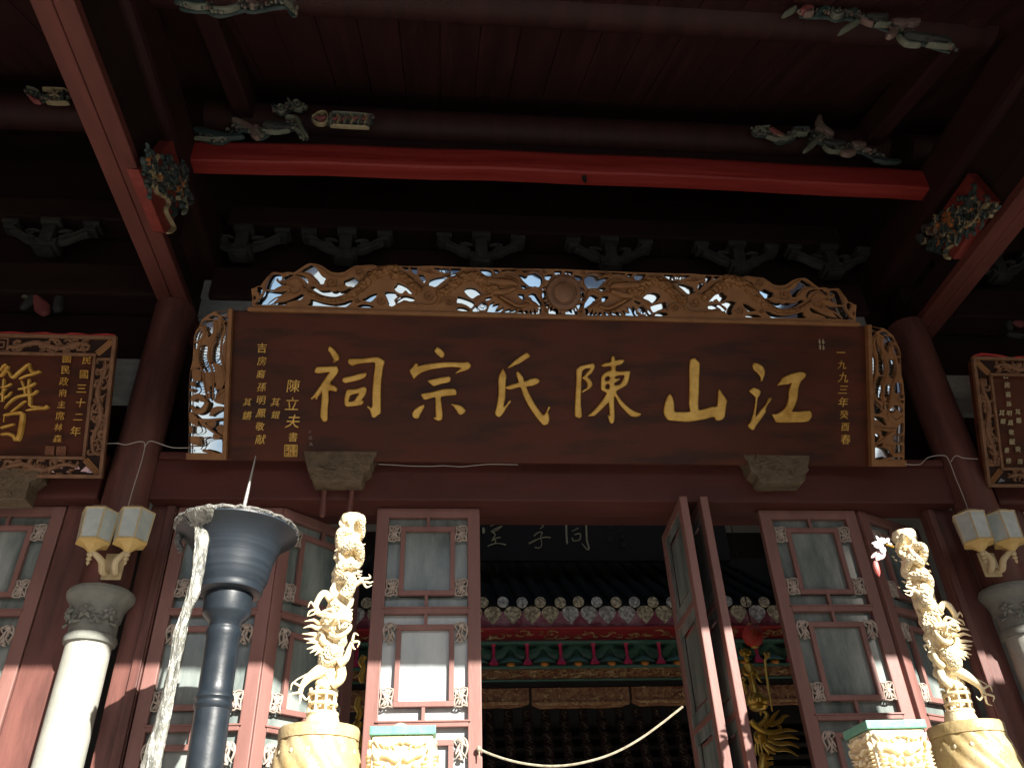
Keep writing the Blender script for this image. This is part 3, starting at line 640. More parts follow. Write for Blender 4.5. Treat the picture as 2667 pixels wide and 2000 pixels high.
column_text(BF, board, '吉房裔孫明鳳敬献', 683, 906, 678, 1144, 29, bold=0.0)
column_text(BF, board, '其鏘', 645, 1047, 645, 1082, 27, bold=0.0)
column_text(BF, board, '其錕', 718, 1047, 719, 1080, 27, bold=0.0)
column_text(BF, board, '陳立夫', 762, 1005, 762, 1097, 42, bold=0.0, shear=0.15)
column_text(BF, board, '書', 762, 1138, 762, 1138, 30, bold=0.0)
column_text(BF, board, '二〇九', 807, 1124, 810, 1156, 10, m=M_['orn'])
column_text(BF, board, '一九九三年癸酉春', 2190, 918, 2203, 1144, 30, bold=0.0)
def seal(frame, par, u0, v0, u1, v1, m, m2=None, oval=False, seed=1):
    rnd = random.Random(seed)
    x0, z0 = frame.loc(u0, v1); x1, z1 = frame.loc(u1, v0); b = MB(); q = (x1-x0)/9
    if m2 is not None:
        b2 = MB(); b2.box(((x0+x1)/2, 0.003, (z0+z1)/2), (x1-x0, 0.006, z1-z0)); b2.obj('seal_ground', m2, par)
    h = 0.004
    def L_(p): b.relief(p, q*0.75, h=h, base=-0.001, sub=1, ends=False)
    xm, zm = (x0+x1)/2, (z0+z1)/2
    if not oval:
        L_([(x0,z0),(x1,z0)]); L_([(x0,z1),(x1,z1)]); L_([(x0,z0),(x0,z1)]); L_([(x1,z0),(x1,z1)])
        L_([(xm,z0),(xm,z1)]); L_([(x0,zm),(x1,zm)])
    for cx in (0, 1):
        for cz in (0, 1):
            a, c = (x0, xm) if cx == 0 else (xm, x1); d, e = (z0, zm) if cz == 0 else (zm, z1)
            for k in range(2+rnd.randint(0,1)):
                zz = d+(e-d)*(0.25+0.27*k); L_([(a+q*.9,zz),(c-q*.9,zz+rnd.uniform(-.2,.2)*q)])
            xx = a+(c-a)*rnd.uniform(.3,.7); L_([(xx,d+q*.6),(xx,e-q*.6)])
    b.obj('seal', m, par)
seal(BF, board, 741, 1159, 774, 1188, M_['goldchar'], seed=3)
seal(BF, board, 2131, 882, 2149, 912, M_['gilt'], seed=5, oval=True)

# ---- openwork crest: an outline with the light patches cut out, then relief on top
ZA = Z(640,670,.18083); ZB = Z(1020,670,.20796)
crest_out = ZA([(112,722),(105,640),(110,600),(98,540),(95,465),(140,455),(180,430),(230,420),(262,370),(295,330),(330,290),(385,242),(450,233),(540,238),(620,225),(700,235),(760,200),(830,150),(900,110),(950,100),(1050,115),(1120,145),(1180,190),(1240,225),(1330,240),(1430,225),(1500,180),(1580,135),(1700,130),(1820,122),(1870,130),(1890,142)]) + ZB([(60,120),(300,126),(500,120),(900,138),(1300,148),(1700,154),(2010,160),(2145,162)])
crest_end = ZB([(2145,728)])
hA = [[(310,470),(320,400),(350,330),(390,270),(440,255),(500,262),(530,300),(525,340),(500,355),(480,345),(470,320),(455,330),(455,355),(480,375),(530,378),(615,382),(560,415),(480,455),(420,475)],
[(300,492),(390,505),(500,515),(560,505),(605,498),(600,515),(540,545),(490,585),(430,640),(370,690),(160,690),(160,665),(195,650),(200,625),(250,580),(275,535)],
[(175,485),(190,480),(175,455),(200,435),(235,445),(252,475),(245,515),(215,555),(205,550),(200,515),(180,505)],[(125,570),(150,575),(155,610),(125,628)],
[(565,345),(560,300),(590,290),(600,280),(625,285),(630,265),(690,262),(700,280),(650,300),(600,335)],
[(800,228),(850,180),(910,150),(950,122),(985,140),(1030,190),(1080,260),(1165,305),(1140,350),(1125,395),(1050,392),(1040,350),(1000,290),(950,245),(880,232)],
[(715,283),(740,262),(780,268),(850,290),(895,330),(905,385),(880,405),(860,350),(800,300),(750,285)],
[(935,460),(975,430),(1010,445),(1060,480),(1110,492),(1180,490),(1215,480),(1240,500),(1270,505),(1300,500),(1325,485),(1350,503),(1400,500),(1450,485),(1500,460),(1535,475),(1530,500),(1470,535),(1400,560),(1330,578),(1230,575),(1130,555),(1050,520),(980,480)],
[(1420,350),(1480,330),(1555,295),(1590,330),(1640,355),(1670,405),(1630,415),(1610,460),(1570,450),(1530,430),(1485,430),(1430,395)],
[(900,700),(940,660),(945,615),(1020,635),(1110,660),(1270,682),(1400,665),(1470,640),(1535,628),(1540,655),(1490,690),(1440,724),(1300,718),(1100,710)],
[(385,690),(430,665),(560,650),(640,625),(700,600),(755,570),(800,545),(840,550),(835,590),(790,625),(740,628),(620,660),(585,695)],
[(1675,620),(1740,590),(1820,545),(1895,530),(1880,580),(1850,610),(1800,650),(1730,635)],
[(1605,725),(1650,697),(1700,690),(1765,695),(1850,720),(1840,732),(1740,732)],
[(1700,355),(1725,290),(1765,215),(1880,210),(1860,245),(1790,280),(1750,350)],[(1900,150),(1970,155),(1985,170),(1940,200),(1900,190)],
[(2000,530),(2040,508),(2140,512),(2165,548),(2212,556),(2216,575),(2160,600),(2135,630),(2160,660),(2155,690),(2105,718),(2050,685),(2060,640),(2035,580)]]
hB = [[(30,385),(60,365),(75,335),(110,340),(170,370),(220,410),(270,465),(215,462),(190,430),(165,425),(135,460),(100,455),(60,430)],
[(50,555),(110,510),(160,490),(215,500),(280,520),(280,555),(225,560),(160,545),(100,575),(65,575)],
[(470,330),(480,300),(550,270),(640,255),(705,270),(660,300),(600,340),(560,375),(510,385),(475,370)],
[(345,230),(400,235),(425,290),(405,330),(370,285),(348,255)],[(235,137),(310,140),(325,170),(315,200),(325,222),(290,220),(255,180)],
[(125,134),(200,137),(215,170),(190,175),(150,150)],[(12,130),(78,132),(60,142)],[(525,147),(612,148),(618,190),(585,180),(550,165)],
[(745,150),(865,152),(860,175),(800,205),(745,220),(735,200),(750,180)],[(632,152),(700,150),(722,170),(716,200),(690,205),(650,200),(632,180)],
[(635,237),(700,237),(800,217),(800,238),(740,253),(690,250)],[(905,430),(940,395),(1000,388),(1055,405),(1100,440),(1130,465),(1060,490),(1010,525),(960,490)],
[(820,560),(835,500),(900,515),(980,545),(1035,575),(1020,610),(990,645),(940,610),(880,585),(820,580)],[(805,660),(840,635),(900,635),(950,655),(980,680),(880,680)],
[(1100,167),(1200,167),(1250,190),(1245,240),(1190,240),(1140,210)],[(1268,168),(1330,172),(1342,212),(1300,208)],[(1370,168),(1555,167),(1520,192),(1450,180),(1400,193)],
[(1575,177),(1838,182),(1838,192),(1780,188),(1700,195),(1640,203)],
[(1570,232),(1620,232),(1700,250),(1720,222),(1790,207),(1848,237),(1882,275),(1878,320),(1838,378),(1780,383),(1720,368),(1690,343),(1650,308),(1620,273)],
[(1610,370),(1650,362),(1692,377),(1688,394),(1650,403)],[(1580,470),(1650,475),(1660,545),(1620,525),(1585,495)],
[(1700,500),(1760,460),(1800,470),(1830,520),(1870,570),(1880,630),(1840,612),(1800,570),(1760,545),(1740,515)],
[(1895,440),(1920,430),(1930,480),(1925,530),(1890,535),(1880,490)],[(1880,400),(1925,370),(1920,400),(1890,418)],
[(1900,570),(1955,582),(1975,610),(1955,645),(1920,618)],[(1965,712),(1975,655),(2000,622),(2030,622),(2050,647),(2070,632),(2100,642),(2110,680),(2110,716)],
[(2030,190),(2060,184),(2120,184),(2125,213),(2095,228),(2080,215),(2060,228),(2035,213)],[(1905,247),(1960,229),(2008,229),(2006,253),(1975,287),(1932,292)],
[(1185,690),(1215,650),(1240,592),(1288,567),(1270,608),(1300,600),(1352,590),(1300,657),(1340,657),(1405,628),(1355,694)],
[(1400,694),(1440,662),(1500,652),(1480,672),(1535,660),(1555,635),(1568,665),(1530,698)],[(1565,703),(1600,672),(1638,677),(1622,706)],[(1652,708),(1680,667),(1700,690),(1705,710)],
[(1722,710),(1740,662),(1755,690),(1778,698),(1776,642),(1800,680),(1826,697),(1826,635),(1868,642),(1857,712)],
[(1165,522),(1240,502),(1253,515),(1215,543),(1182,548)],[(1268,490),(1293,477),(1285,497)],[(1105,592),(1140,570),(1188,592),(1197,630),(1168,668),(1120,672),(1083,640)],[(1015,660),(1060,612),(1078,650),(1095,685),(1022,686)]]
SX = BF.loc(1466, 764)[0]
def mirror(p): return [(2*SX-x, z) for x, z in p]
def both(groups):  return groups + [mirror(g) for g in groups]
left_out = LB(crest_out) ; bot = LB(ZA([(112,722)]))
zbase = LB(ZB([(2145,735)]))[0][1]
# keep the crest straight: take the slope of its top strip out of the half outline
full = [(left_out[0][0], ZT-0.004)] + left_out[1:] 
full = full + mirror(full)[::-1]
holes = []
for h in [ZA(q) for q in hA] + [ZB(q) for q in hB]:
    lp = LB(h)
    # holes stay clear of the base strip
    lp = [(x, max(z, ZT+0.006)) for x, z in lp]
    cs_ = closed_smooth(lp, 2); mx_ = sum(p[0] for p in cs_)/len(cs_); mz_ = sum(p[1] for p in cs_)/len(cs_)
    cs_ = [(x+0.0018*(1 if x > mx_ else -1)*min(1,abs(x-mx_)/0.01), max(z+0.0018*(1 if z > mz_ else -1)*min(1,abs(z-mz_)/0.01), ZT+0.016)) for x, z in cs_]
    holes.append(cs_); holes.append(mirror(cs_))
# scalloped light gaps between rays straight under and beside the sun disc
cr = plate([(full, holes)], 0.026, 0.0, back=0.0)
cr.xf(Matrix.Translation((0,0.0,0)))
cr.obj('crest_openwork', M_['carve'], board)
b = MB(); b.box(((full[0][0]+full[-1][0])/2, -0.012, ZT+0.004), (full[-1][0]-full[0][0]+0.06, 0.05, 0.026), ch=0.005); b.obj('crest_base_strip', M_['carve'], board)
# mirror foil behind
bk = [(p[0]*0.992+SX*0.008, p[1]-0.012 if p[1] > ZT+0.05 else p[1]) for p in full]
fo = plate([(bk, [])], 0.004, 0.0, back=0.0)
fo.v = [(x, y+0.046-max(z-ZT,0)*math.tan(math.radians(3.2)), z) for x, y, z in fo.v]
fo.obj('mirror_backing', M_['mirror'], board)
# relief: dragon bodies, clouds, horns
wpx = pxm(BF.o + BF.up*1.0)
def rel(zf, strokes, m, name, h=0.012, base=0.026, ws=0.8):
    for mir in (False, True):
        for pts, wd in strokes:
            b = MB(); P = LB(zf(pts))
            if mir: P = mirror(P)
            sc = (zf([(1,0)])[0][0]-zf([(0,0)])[0][0])*wpx*ws
            W = [q*sc for q in wd] if hasattr(wd, '__len__') else wd*sc
            b.relief(P, W, h=h, base=base-0.002, sub=4)
            b.obj(name, m, board)
body = [([(820,440),(900,500),(1000,565),(1130,610),(1270,625),(1400,600),(1520,550),(1620,480),(1720,390),(1830,290),(1950,225),(2080,190),(2212,190)],[40,60,80,95,100,120,150,190,220,230,220,210,200])]
rel(ZA, body, M_['scale'], 'dragon_body', h=0.028, ws=0.68)
body2 = [([(-10,230),(70,240),(150,265),(230,320),(300,380),(380,430)],[190,180,170,160,150,120]), ([(560,470),(640,450),(720,400),(790,330),(860,280),(950,245),(1040,250),(1110,290),(1180,350),(1260,400),(1340,400)],[130,150,170,190,200,200,200,210,220,200,180])]
rel(ZB, body2, M_['scale'], 'dragon_body', h=0.028, ws=0.72)
head = [([(1180,310),(1300,320),(1420,330),(1520,340),(1570,370)],[120,150,150,110,60]), ([(1250,450),(1380,450),(1500,420),(1560,400)],[80,140,110,50]), ([(1340,500),(1450,560),(1560,620),(1640,620),(1700,600)],[70,90,90,70,40]),
        ([(1560,420),(1640,440),(1720,420),(1790,400),(1830,430),(1860,470)],[40,60,60,70,60,30]), ([(1420,240),(1500,250),(1580,290),(1610,340),(1660,350),(1700,375)],[20,34,40,36,24,12]),
        ([(1150,330),(1240,350),(1340,345)],[10,14,10]), ([(1150,400),(1240,385),(1340,375)],[10,14,10]), ([(1600,210),(1560,185),(1590,175),(1640,220),(1690,245),(1720,215)],[30,34,30,36,26,10]),
        ([(1290,500),(1380,560),(1470,625),(1560,660),(1640,670)],[12,14,14,12,8]), ([(1650,560),(1700,560),(1760,600),(1820,630),(1880,635)],[50,60,50,30,14]), ([(1860,460),(1880,560),(1905,640),(1925,680)],[30,26,24,30]),
        ([(1340,270),(1460,275),(1540,300)],[16,20,12])]
rel(ZB, head, M_['carve'], 'dragon_head', h=0.030, ws=0.62)
def spiral(cx, cz, r, turns=1.6, s=1, a0=0.0, n=16):
    return [(cx+r*(1-0.88*i/n)*math.cos(a0+s*2*math.pi*turns*i/n), cz+r*(1-0.88*i/n)*math.sin(a0+s*2*math.pi*turns*i/n)) for i in range(n+1)]
cl = [(spiral(1240,380,85,1.5,1,-0.6),16),(spiral(1640,240,65,1.5,-1,0.5),14),(spiral(1610,635,45,1.4,1),12),(spiral(1950,640,70,1.4,1),14),(spiral(700,470,95,0.9,1),12),
      ([(330,690),(450,600),(600,560),(700,540)],[8,30,50,70]),([(430,480),(550,430),(680,440)],[8,40,80]),([(520,420),(640,360),(760,340),(830,410),(860,440)],[14,60,70,50,30]),([(760,250),(880,270),(980,330),(1020,400)],[20,80,90,60]),
      ([(1000,130),(1100,190),(1200,270),(1330,310),(1440,290),(1560,190),(1700,160),(1860,150)],[14,50,50,40,50,50,40,30]),([(1040,450),(1200,460),(1370,450),(1420,400)],[40,60,60,60]),([(340,300),(400,240),(480,240),(560,260)],[10,16,14,10]),([(300,480),(330,380),(390,270)],[6,8,6])]
rel(ZA, cl, M_['carve'], 'cloud_scroll', h=0.016, ws=0.5)
cl2 = [(spiral(460,490,70,1.5,1),14),(spiral(715,570,50,1.4,1),14),(spiral(470,200,38,1.3,-1),12),(spiral(695,190,46,1.6,-1,2.2),7),(spiral(1140,620,62,1.7,-1,2.0),8),(spiral(1900,190,32,1.2,1),12),(spiral(1925,680,26,1.2,1),14),
       ([(300,500),(360,420),(460,380),(560,420),(600,500),(560,590),(460,620),(330,600)],[20,50,60,60,60,60,60,40]),([(600,600),(700,520),(800,560),(800,640)],[30,50,50,40]),([(50,610),(160,590),(280,600),(330,620)],[30,50,50,40]),
       ([(820,600),(900,610),(980,660),(1010,690)],[30,50,40,14]),([(1040,570),(1100,510),(1160,490),(1240,480)],[30,40,26,10]),([(350,170),(420,210),(500,230),(590,230)],[40,50,60,60]),([(1230,250),(1300,230),(1380,200)],[16,22,12]),([(1540,215),(1640,190),(1760,190),(1860,230),(1900,300),(1890,360)],[6,10,10,10,10,6])]
rel(ZB, cl2, M_['carve'], 'cloud_scroll', h=0.016, ws=0.5)
# sun disc with rays
sc_ = BF.loc(1466, 766); R_ = 46*wpx
b = MB(); pr = [(0.001,0.0)]
b.lathe([(R_*0.98,0),(R_*1.0,0.01),(R_*0.94,0.026),(R_*0.72,0.030),(R_*0.68,0.020),(R_*0.60,0.020),(R_*0.56,0.034),(R_*0.50,0.038),(R_*0.03,0.046)], seg=40)
b.xf(Matrix.Translation((sc_[0], -0.024, sc_[1])) @ Matrix.Rotation(math.radians(90),4,'X')); b.obj('sun_disc', M_['carvedark'], board)
b = MB()
for i in range(16):
    a = 2*math.pi*(i+0.5)/16; r1 = R_*(1.22 if i%2 else 1.12)
    b.relief([(sc_[0]+R_*0.9*math.cos(a), sc_[1]+R_*0.9*math.sin(a)), (sc_[0]+r1*math.cos(a), sc_[1]+r1*math.sin(a))], [R_*0.34, R_*0.02], h=0.008, base=0.024, sub=1, ends=False)
tag(b.obj('sun_ray', M_['carvedark'], board), kind='stuff')

# ---- side wings with a phoenix
ZW = Z(480,780,.26515)
wing_out = [(462,108),(435,116),(370,122),(300,128),(240,160),(190,200),(155,270),(125,320),(108,370),(103,440),(95,600),(70,700),(55,850),(55,1000),(50,1150),(55,1300),(50,1420),(50,1580),(436,1580)]
wh = [[(335,135),(445,122),(442,138),(400,158),(360,150)],[(385,180),(440,170),(440,200),(432,230),(410,205)],[(255,185),(285,167),(340,180),(318,196)],
[(185,260),(200,225),(250,212),(290,215),(288,260),(285,320),(260,360),(240,370),(242,330),(230,290),(225,265)],[(118,390),(132,350),(165,300),(183,330),(183,370),(160,400),(132,405)],
[(112,440),(138,436),(134,470),(116,488)],[(165,500),(185,460),(225,455),(232,500),(225,560),(232,610),(200,648),(172,638),(160,580)],
[(328,365),(350,330),(360,280),(367,232),(375,260),(398,285),(396,320),(370,390),(362,470),(352,560),(330,612),(292,600),(287,540),(300,450),(322,420)],
[(395,470),(410,420),(432,385),(434,520),(428,700),(412,690),(396,600)],[(95,710),(130,692),(168,722),(163,788),(120,798),(97,770)],[(212,732),(258,722),(272,760),(278,830),(250,858),(262,888),(232,905),(217,850)],
[(292,642),(348,642),(378,700),(388,760),(383,830),(350,868),(322,888),(330,830),(312,760),(320,700)],[(77,822),(110,812),(108,848),(82,844)],[(68,882),(98,882),(76,903)],
[(82,990),(87,960),(110,942),(150,932),(188,960),(226,1000),(222,1030),(190,1000),(162,998),(150,977),(120,985),(115,998)],[(232,932),(258,927),(254,972)],[(292,922),(300,940),(295,973),(287,963)],
[(314,998),(332,940),(370,902),(420,893),(416,960),(410,1006),(360,1020)],[(262,1130),(287,1082),(330,1058),(386,1062),(378,1090),(330,1100),(282,1140)],[(67,1130),(82,1112),(110,1150),(137,1180),(132,1237),(100,1222),(72,1190)],
[(238,1212),(308,1203),(303,1238),(270,1258)],[(332,1270),(370,1234),(398,1262),(402,1328),(370,1318)],[(66,1252),(84,1248),(80,1308),(67,1298)],[(102,1252),(153,1244),(178,1290),(150,1308),(120,1323),(97,1300)],
[(82,1352),(148,1352),(158,1418),(100,1418),(78,1390)],[(84,1465),(178,1465),(230,1404),(300,1374),(370,1384),(402,1450),(402,1500),(330,1525),(84,1525)],[(300,1333),(348,1325),(352,1360),(304,1365)]]
plumes = [([(208,300),(204,350),(170,420),(145,520),(152,620),(190,700),(205,800),(222,900),(240,990)],[60,52,46,44,42,40,38,32,26]), ([(322,220),(322,280),(318,340),(285,420),(256,500),(256,600),(285,700),(300,800),(290,930)],[50,76,50,44,46,46,44,40,26]),
          ([(375,200),(410,270),(400,340),(378,420),(374,560),(398,680),(404,800),(350,920)],[14,40,48,44,46,44,40,22]),([(240,1000),(200,1080),(130,1100),(80,1040)],[70,110,120,50]),([(140,1180),(230,1190),(330,1180),(400,1170)],[60,70,50,30]),
          ([(170,1200),(260,1270),(340,1330),(405,1360)],[60,60,44,16]),([(300,1000),(360,940),(410,900)],[24,20,10]),([(60,1440),(180,1430),(180,1370),(280,1350)],[26,26,26,20]),([(100,800),(130,880),(90,930)],[16,16,14]),([(190,1480),(280,1500),(350,1520)],[60,60,20]),([(225,262),(215,285),(170,262),(150,300)],[14,16,12,6])]
xe = BF.loc(*ZW([(462,600)])[0])[0]
for side in (0, 1):
    P = [BF.loc(*p) for p in ZW(wing_out)]; zlow = P[-1][1]
    P = [(min(x, XL), z) for x, z in P]; P[-2] = (P[-2][0], 0.012); P[-1] = (XL, 0.012); P[0] = (XL, P[0][1])
    H = []
    for q in wh:
        lp = [BF.loc(*p) for p in ZW(q)]; lp = [(min(x, XL-0.03), max(z, 0.055)) for x, z in lp]; cs_ = closed_smooth(lp, 2); mx_ = sum(p[0] for p in cs_)/len(cs_); mz_ = sum(p[1] for p in cs_)/len(cs_); H.append([(min(x+0.005*max(-1,min(1,(x-mx_)/0.008)), XL-0.026), max(z+0.005*max(-1,min(1,(z-mz_)/0.008)), 0.050)) for x, z in cs_])
    XM = (XL+XR)/2
    fl = (lambda p: [(2*XM-x, z) for x, z in p]) if side else (lambda p: p)
    plate([(fl(P), [fl(h) for h in H])], 0.026, 0.0).obj('wing_openwork', M_['carve'], board)
    plate([(fl([(x*0.995+XL*0.005, z-0.01 if z > 0.5 else z+0.004) for x, z in P]), [])], 0.004, 0.0, back=-0.030).obj('mirror_backing', M_['mirror'], board)
    b = MB()
    for pts, wd in plumes:
        b.relief(fl([BF.loc(*p) for p in ZW(pts)]), [q*0.26515*wpx*0.5 for q in wd], h=0.014, base=0.024, sub=4)
    # barbs along the plumes
    for pts, wd in plumes[:3]:
        S_ = smooth_line([BF.loc(*p) for p in ZW(pts)], 7)
        for i in range(4, len(S_)-3, 2):
            (x, z), (x2, z2) = S_[i], S_[i+1]; tx, tz = x2-x, z2-z; L_ = math.hypot(tx,tz) or 1; nx, nz = -tz/L_, tx/L_
            for sg in (-1, 1):
                b.relief(fl([(x, z), (x+sg*nx*0.030, z+sg*nz*0.030+0.006)]), [0.014, 0.005], h=0.008, base=0.020, sub=1)
    tag(b.obj('phoenix_relief', M_['carve'], board), kind='stuff')
    b = MB(); xx = XL-0.010 if not side else XR+0.010
    b.box((xx, -0.014, P[0][1]/2+0.006), (0.026, 0.05, P[0][1]), ch=0.004)
    xa = min(P[-2][0], XL); b.box(((fl([(xa,0)])[0][0]+xx)/2, -0.0125, 0.022), (abs(fl([(xa,0)])[0][0]-xx)+0.024, 0.047, 0.042), ch=0.004)
    b.obj('wing_frame', M_['carve'], board)

# ================================================================== side plaques
def plaque(o, width, height, lean, bandr, bandtb, label, side):
    """o = bottom corner next to the column; the plaque runs away from the middle bay"""
    F = Frame(o, lean); t = thing('name_plaque', (0,0,0), label, 'name board'); F.apply(t)
    s = -1 if side == 'left' else 1
    b = MB(); b.box((s*width/2, 0.04, height/2), (width-0.02, 0.05, height-0.02)); b.obj('board_panel', M_['board'], t)
    plate([([(s*0.01,0.01),(s*(width-0.01),0.01),(s*(width-0.01),height-0.01),(s*0.01,height-0.01)],[[(s*bandr,bandtb),(s*(width-bandr),bandtb),(s*(width-bandr),height-bandtb),(s*bandr,height-bandtb)]])], 0.003, 0, back=0.0).obj('frame_backing', M_['darkwood'], t)
    rb = random.Random(4 if side == 'left' else 6); fb = MB()
    for k in range(26):
        x_ = rb.uniform(0.05, width-0.05); z_ = rb.uniform(0.03, bandtb-0.03); q_ = rb.uniform(0.014,0.034)
        fb.add([(s*(x_-q_), -0.006, z_-q_*0.5), (s*(x_+q_), -0.006, z_-q_*rb.uniform(0,.5)), (s*(x_+q_*rb.uniform(-.5,.9)), -0.006, z_+q_*0.6)], [(0,1,2)])
    tag(fb.obj('mirror_chip', M_['mirror'], t), kind='stuff')
    # frame mouldings, outer and inner
    for (d, w_, pr) in ((0.0,0.022,0.030),(1.0,0.018,0.026)):
        ax, az = bandr*d, bandtb*d
        b = MB()
        for (xa, za, xb, zb) in ((ax,az,width-ax,az),(ax,height-az,width-ax,height-az)):
            b.box((s*(xa+xb)/2, -pr/2, za), (abs(xb-xa)+w_, pr, w_), ch=0.003)
        for xa in (ax, width-ax):
            b.box((s*xa, -pr/2+0.001, height/2), (w_, pr-0.002, height-2*az-w_), ch=0.003)
        b.obj('frame_moulding', M_['carvedark'], t)
    rnd = random.Random(11 if side == 'left' else 12)
    # mitred corner bars and key fret
    b = MB()
    for (cx, cz, dx, dz) in ((0,0,1,1),(0,height,1,-1)):
        for k in (-1,0,1):
            b.relief([(s*(cx+dx*(0.012+0.018*max(k,0))), cz+dz*(0.012+0.018*max(-k,0))), (s*(cx+dx*(bandr-0.018*max(-k,0))), cz+dz*(bandtb-0.018*max(k,0)))], 0.014, h=0.014, base=0.004, sub=1, ends=False)
    tag(b.obj('corner_mitre', M_['carve'], t), kind='stuff')
    def scroll(xc, zc, L, H_, vert):
        b = MB()
        for k in range(int(max(L,H_)/0.014)):
            u = rnd.uniform(-0.5,0.5)*L; v = rnd.uniform(-0.5,0.5)*H_; a = rnd.uniform(0, 6.28); r = rnd.uniform(0.02,0.045)
            pts = [(u+r*math.cos(a+q*0.9)*(1-0.16*q), v+r*math.sin(a+q*0.9)*(1-0.16*q)) for q in range(5)]
            pts = [(xc+min(max(x,-L/2),L/2), zc+min(max(z,-H_/2),H_/2)) for x, z in pts]
            b.relief([(s*x, z) for x, z in pts], [0.010,0.020,0.022,0.012], h=rnd.uniform(0.010,0.020), base=0.003, sub=2)
        # main stem
        n_ = 9
        if vert: st = [(xc+math.sin(i*1.5)*L*0.22, zc-H_/2+H_*i/(n_-1)) for i in range(n_)]
        else: st = [(xc-L/2+L*i/(n_-1), zc+math.sin(i*1.5)*H_*0.22) for i in range(n_)]
        b.relief([(s*x, z) for x, z in st], [0.02,0.034,0.034,0.02], h=0.022, base=0.003, sub=3)
        return tag(b.obj('frame_carving', M_['carvedark'] , t), kind='stuff')
    scroll(bandr/2, height*0.5, bandr-0.03, height-2*bandtb-0.05, True)
    scroll(width-bandr/2, height*0.5, bandr-0.03, height-2*bandtb-0.05, True)
    seg = (width-2*bandr)/4
    for zc in (bandtb/2, height-bandtb/2):
        for k in range(4):
            scroll(bandr+seg*(k+0.5), zc, seg-0.07, bandtb-0.03, False)
            b = MB(); xx = bandr+seg*(k+1)-0.0; q = bandtb-0.034
            if k < 3:
                for w2 in (1.0, 0.45):
                    h_ = q*w2/2
                    for (p0_, p1_) in (((-h_,-h_),(h_,-h_)),((h_,-h_),(h_,h_)),((h_,h_),(-h_,h_)),((-h_,h_),(-h_,-h_))):
                        b.relief([(s*(xx+p0_[0]), zc+p0_[1]), (s*(xx+p1_[0]), zc+p1_[1])], 0.011, h=0.012, base=0.003, sub=1, ends=False)
                b.obj('key_fret', M_['carvedark'], t)
    return t, F
q0 = at(265, 1242, 4.6)
pl_l, FL = plaque((q0.x, 4.6, q0.z), 2.5, 0.87, math.radians(22.6), 0.110, 0.112, 'brown plaque with carved frame at the left edge, one large gold character half visible', 'left')
big = [([(0,455),(60,380),(75,345)],[30,44,40]),([(60,375),(90,420),(120,460),(170,420),(230,370),(280,330)],[24,30,34,36,36,30]),([(280,318),(292,370),(310,405),(350,412),(400,400)],[30,34,36,34,30]),([(180,480),(250,448),(310,432),(395,405)],[14,22,26,22]),
 ([(0,400),(30,350),(70,330)],[20,30,24]),([(35,470),(30,560),(22,700)],[24,30,26]),([(0,560),(60,550),(115,520)],[16,24,20]),([(40,660),(80,640),(115,600)],[18,22,18]),([(0,640),(30,600),(60,570)],[18,20,16]),
 ([(170,580),(240,565),(300,545),(352,510)],[18,26,28,26]),([(205,490),(235,560),(245,640)],[20,26,20]),([(285,475),(280,560),(290,660),(290,745)],[24,36,38,34]),([(290,745),(380,755),(440,760),(470,735)],[30,34,38,44]),
 ([(40,770),(80,720),(150,660),(240,635),(320,625),(372,585)],[14,24,30,30,30,26]),([(95,810),(150,770),(210,720),(255,690)],[12,26,26,16]),([(245,790),(330,772),(430,770)],[12,26,20]),([(0,700),(50,660)],[20,18]),
 ([(25,835),(120,815),(220,808)],[30,34,40]),([(218,805),(215,880),(200,970),(185,1040),(160,1085)],[44,54,56,54,50]),([(0,960),(60,940),(140,920)],[24,30,26]),([(0,1025),(70,1015),(130,1040),(150,1085)],[30,34,40,40]),([(35,840),(30,900)],[22,20])]
b = MB()
for pts, wd in big:
    b.relief([FL.loc(*p) for p in Z(0,860,.26512)(pts)], [q*.26512*pxm((-2.4,4.4,4.5))*1.05 for q in wd], h=0.022, base=-0.014, sub=4)
b.obj('character', M_['goldchar'], pl_l)
column_text(FL, pl_l, '民國三十二年', 225, 938, 198, 1123, 29, bold=0.0, shear=0.0)
column_text(FL, pl_l, '國民政府主席林森', 176, 934, 149, 1142, 26, bold=0.0, shear=0.0)
seal(FL, pl_l, 146, 1163, 172, 1186, M_['carvedark'], M_['seal'], seed=8)
seal(FL, pl_l, 117, 1162, 142, 1185, M_['carvedark'], M_['seal'], seed=9)
q1 = at(2571, 1265, 4.6)
pl_r, FRR = plaque((q1.x, 4.6, q1.z), 2.5, 0.87, math.radians(22.6), 0.110, 0.112, 'dark brown plaque with carved frame and small gold writing at the right edge', 'right')
column_text(FRR, pl_r, '吉房裔孫明鳳敬献', 2621, 978, 2636, 1150, 18, bold=0.0, m=M_['gilt'])
column_text(FRR, pl_r, '其錕', 2608, 1075, 2612, 1097, 17, bold=0.0, m=M_['gilt'])
column_text(FRR, pl_r, '其鏘', 2650, 1072, 2654, 1095, 18, bold=0.0, m=M_['gilt'])
column_text(FRR, pl_r, '重修', 2622, 1172, 2626, 1200, 18, bold=0.0, m=M_['gilt'])
column_text(FRR, pl_r, '癸酉', 2652, 1170, 2657, 1202, 18, bold=0.0, m=M_['gilt'])
